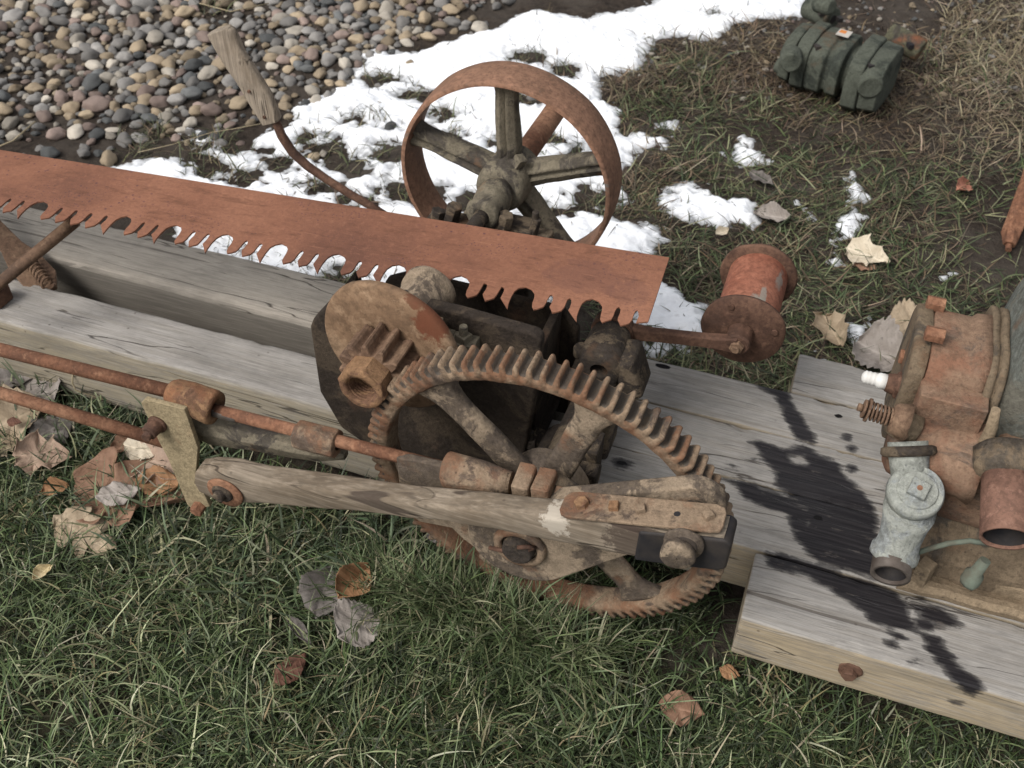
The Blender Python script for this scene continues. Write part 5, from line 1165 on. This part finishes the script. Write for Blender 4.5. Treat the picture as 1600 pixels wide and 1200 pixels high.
def leaf(px, py, size_px, ang, kind, mat, label, z=.035, fold=.25, curl=.6, tilt=(0, 0), seed=0, name='fallen_leaf'):
    rg = random.Random(seed+px); z = z*.75+(.06 if (px, py) == (684, 838) else 0); c = G(px, py, z); dist = (Vector(CAM)-c).length; Ls = size_px/FPX*dist*1.02
    nu, nv = 40, 14; V, Vn = [], []; 
    hA, hB = rg.uniform(.8, 1.15), rg.uniform(.8, 1.15); ph = rg.uniform(0, 6)
    for i_ in range(nu+1):
        t = i_/nu
        for j in range(-nv, nv+1):
            s = j/nv; wd = outline(kind, min(.999, max(.001, t+.02*math.sin(ph+s*3))))*(hA if s < 0 else hB)*(1+.05*rg.uniform(-1, 1) if abs(j) == nv else 1)
            xx = (t-.5)+.04*math.sin(ph+t*4)*s; yy = s*wd
            if kind in ('oak', 'maple'): xx += .07*abs(s)*math.cos(t*2*PI*3.1)
            zz = fold*abs(yy)*1.1+curl*.35*((t-.5)**2)*math.sin(ph*2+1.0)+.10*curl*math.sin(ph+5*t+6*yy)*(.3+abs(s))*.5+.035*math.sin(17*t+ph+9*yy)*abs(s)+curl*.10*(abs(s)**3)*(1 if math.sin(ph*3) > -.3 else -1)+.005*math.sin(31*t+5*s+ph)
            V.append(Vector((xx*Ls, yy*Ls, zz*Ls))); Vn.append(min(abs(s)*wd*1.6, abs(((t*7+abs(s)*1.6*wd*3) % 1)-.5)*.25+.02) if t < .97 else .2)
    w1 = 2*nv+1; Fc = [(a*w1+b_, a*w1+b_+1, (a+1)*w1+b_+1, (a+1)*w1+b_) for a in range(nu) for b_ in range(2*nv)]
    M3 = Matrix.Rotation(R(ang), 3, 'Z')@Matrix.Rotation(tilt[0], 3, 'X')@Matrix.Rotation(tilt[1], 3, 'Y')
    V = np.array([(M3@v)[:] for v in V]); V[:, 2] -= V[:, 2].mean()
    o = npmesh(name, V, np.array(Fc), LM[mat], dict(vein=Vn)); o.location = c
    sl_ = o.modifiers.new('thick', 'SOLIDIFY'); sl_.thickness = .0005
    tag(o, label, 'leaf', 'fallen leaves'); return o
LV = [
 (127, 833, 105, -12, 'oak', 'tan', 'tan lobed oak leaf lying flat on the lawn, farthest down on the left', .03, .1, .5, (.15, .1)),
 (192, 775, 165, 18, 'oak', 'brown', 'large brown oak leaf with a small grey oval leaf on top of it', .03, .15, .7, (0, 0)),
 (184, 771, 62, 30, 'ovate', 'grey', 'small grey oval leaf lying on the large brown oak leaf', .052, .05, .3, (.1, 0)),
 (245, 722, 95, -15, 'oak', 'pink', 'pinkish lobed oak leaf just left of the tan link bar', .05, .2, .8, (.35, 0)),
 (247, 752, 68, 12, 'ovate', 'orange', 'folded orange-brown leaf under the tan link bar', .045, .7, 1.2, (.3, .1)),
 (222, 702, 62, 0, 'ovate', 'pale', 'pale oval leaf under the end of the lower rod', .055, .1, .3, (.3, 0)),
 (205, 690, 60, 60, 'ovate', 'brown', 'dull brown leaf behind the pale oval leaf by the lower rod', .04, .2, .5, (.0, 0)),
 (67, 603, 88, -35, 'poplar', 'grey', 'broad grey leaf between the two guide rods', .04, .15, .6, (.35, .0)),
 (12, 590, 80, 20, 'poplar', 'greyd', 'dark grey leaf at the left edge between the two guide rods', .035, .2, .6, (.1, 0)),
 (62, 708, 72, 25, 'maple', 'pink', 'greyish lilac pointed leaf on the grass left of the oak leaves', .045, .2, 1.0, (.5, .2)),
 (85, 668, 62, 65, 'poplar', 'greyd', 'curled grey-brown leaf just below the lower rod', .035, .2, .8, (.2, 0)),
 (14, 655, 110, 55, 'poplar', 'tan', 'large pale tan leaf with a brown hole, cut by the left edge', .05, .2, .6, (.35, -.1)),
 (22, 660, 20, 20, 'ovate', 'dark', 'small dark brown scrap lying on the large pale tan leaf', .068, .1, .6, (.35, 0)),
 (85, 762, 38, 40, 'ovate', 'orange', 'small orange-brown leaf scrap left of the large brown oak leaf', .03, .4, .9, (.4, 0)),
 (65, 893, 32, 75, 'ovate', 'yellow', 'small cream-yellow curled leaf alone on the lawn at the left', .035, .5, 1.0, (.3, 0)),
 (508, 918, 104, 100, 'ovate', 'greyd', 'long slate-grey crumpled leaf, left of the orange leaf in the lawn', .045, .35, .7, (.2, .1)),
 (549, 908, 70, 75, 'ovate', 'orange', 'orange-brown curled leaf between the two grey leaves on the lawn', .09, .5, 1.0, (.4, .1)),
 (560, 972, 78, 60, 'poplar', 'grey', 'light grey leaf with a toothed edge below the orange leaf', .058, .2, .6, (.4, .2)),
 (468, 982, 60, -30, 'lance', 'greyd', 'narrow rolled grey leaf left of the toothed grey leaf', .035, .6, .6, (.3, 0)),
 (455, 1043, 66, 80, 'ovate', 'dark', 'dark reddish brown leaf sunk in the lawn near the bottom', .045, .1, .5, (.1, .15)),
 (1066, 1107, 64, 5, 'ovate', 'brown', 'folded brown leaf on the lawn below the gear wheel', .04, .6, 1.0, (.3, .1)),
 (1140, 1050, 30, -10, 'ovate', 'orange', 'tiny orange-brown leaf scrap left of the front board corner', .025, .3, .8, (.2, 0)),
 (684, 838, 34, 10, 'ovate', 'greyd', 'small grey leaf on the grass under the gear rim', .03, .2, .7, (.2, 0)),
 (1353, 396, 62, -18, 'maple', 'pale', 'cream papery leaf alone in the grass behind the engine', .035, .2, .6, (.3, 0)),
 (1350, 412, 40, -30, 'ovate', 'brown', 'dull brown leaf tucked under the cream papery leaf', .018, .3, .7, (.1, 0)),
 (1206, 335, 52, 5, 'ovate', 'grey', 'grey-tan folded leaf at the edge of the snow right of the pulley', .025, .4, .9, (.3, 0)),
 (1190, 278, 42, -25, 'ovate', 'greyd', 'dull grey leaf flat in the grass above the grey-tan folded leaf', .02, .2, .5, (.1, 0)),
 (1302, 512, 66, -60, 'maple', 'tan', 'tan crumpled leaf between the drum and the engine', .035, .4, 1.1, (.3, .1)),
 (1383, 548, 84, -20, 'poplar', 'grey', 'broad grey crumpled leaf against the back board beside the engine', .05, .3, 1.1, (.35, 0)),
 (1424, 503, 66, 10, 'poplar', 'tan', 'beige leaf half hidden behind the engine head', .035, .2, .7, (.3, 0)),
 (1504, 290, 38, 60, 'ovate', 'red', 'small brick-red leaf on the dark ground at the upper right', .03, .3, .9, (.5, .2)),
 (1128, 362, 24, 50, 'ovate', 'pale', 'tiny pale leaf beside the snow edge right of the blade end', .025, .3, .8, (.3, 0)),
]
for k, (px, py, sp_, an, kd, mt, lb, z, fo, cu, ti) in enumerate(LV): leaf(px, py, sp_, an, kd, mt, lb, z, fo, cu, ti, k)
# dry stems
def stem(p, r_, label):
    b = MB(); b.tube(p, r_, 6); o = b.build('dry_stem', MAT['stem']); tag(o, label, 'stem', 'dry grass stems')
MAT['stem'] = m_plain('dry_stem', (.42, .35, .23), (.33, .27, .17), 40, .8, .1)
stem([G(215, 238, .02), G(268, 226, .035), G(330, 207, .03), G(372, 200, .05), G(425, 190, .06)], .0008, 'thin dry stem reaching from the gravel across the foot of the lever grip')
stem([G(-10, 232, .02), G(20, 220, .03), G(55, 190, .02)], .002, 'straw-coloured dry stem on the gravel at the left edge')
stem([G(116, 540, .12), G(113, 598, .06), G(118, 610, .04), G(180, 630, .02)], .0016, 'bent pale dry stem hanging over the upper guide rod')
stem([G(420, 5, .02), G(360, 18, .03), G(300, 2, .02)], .0015, 'dry straw arching over the pebbles at the top left')
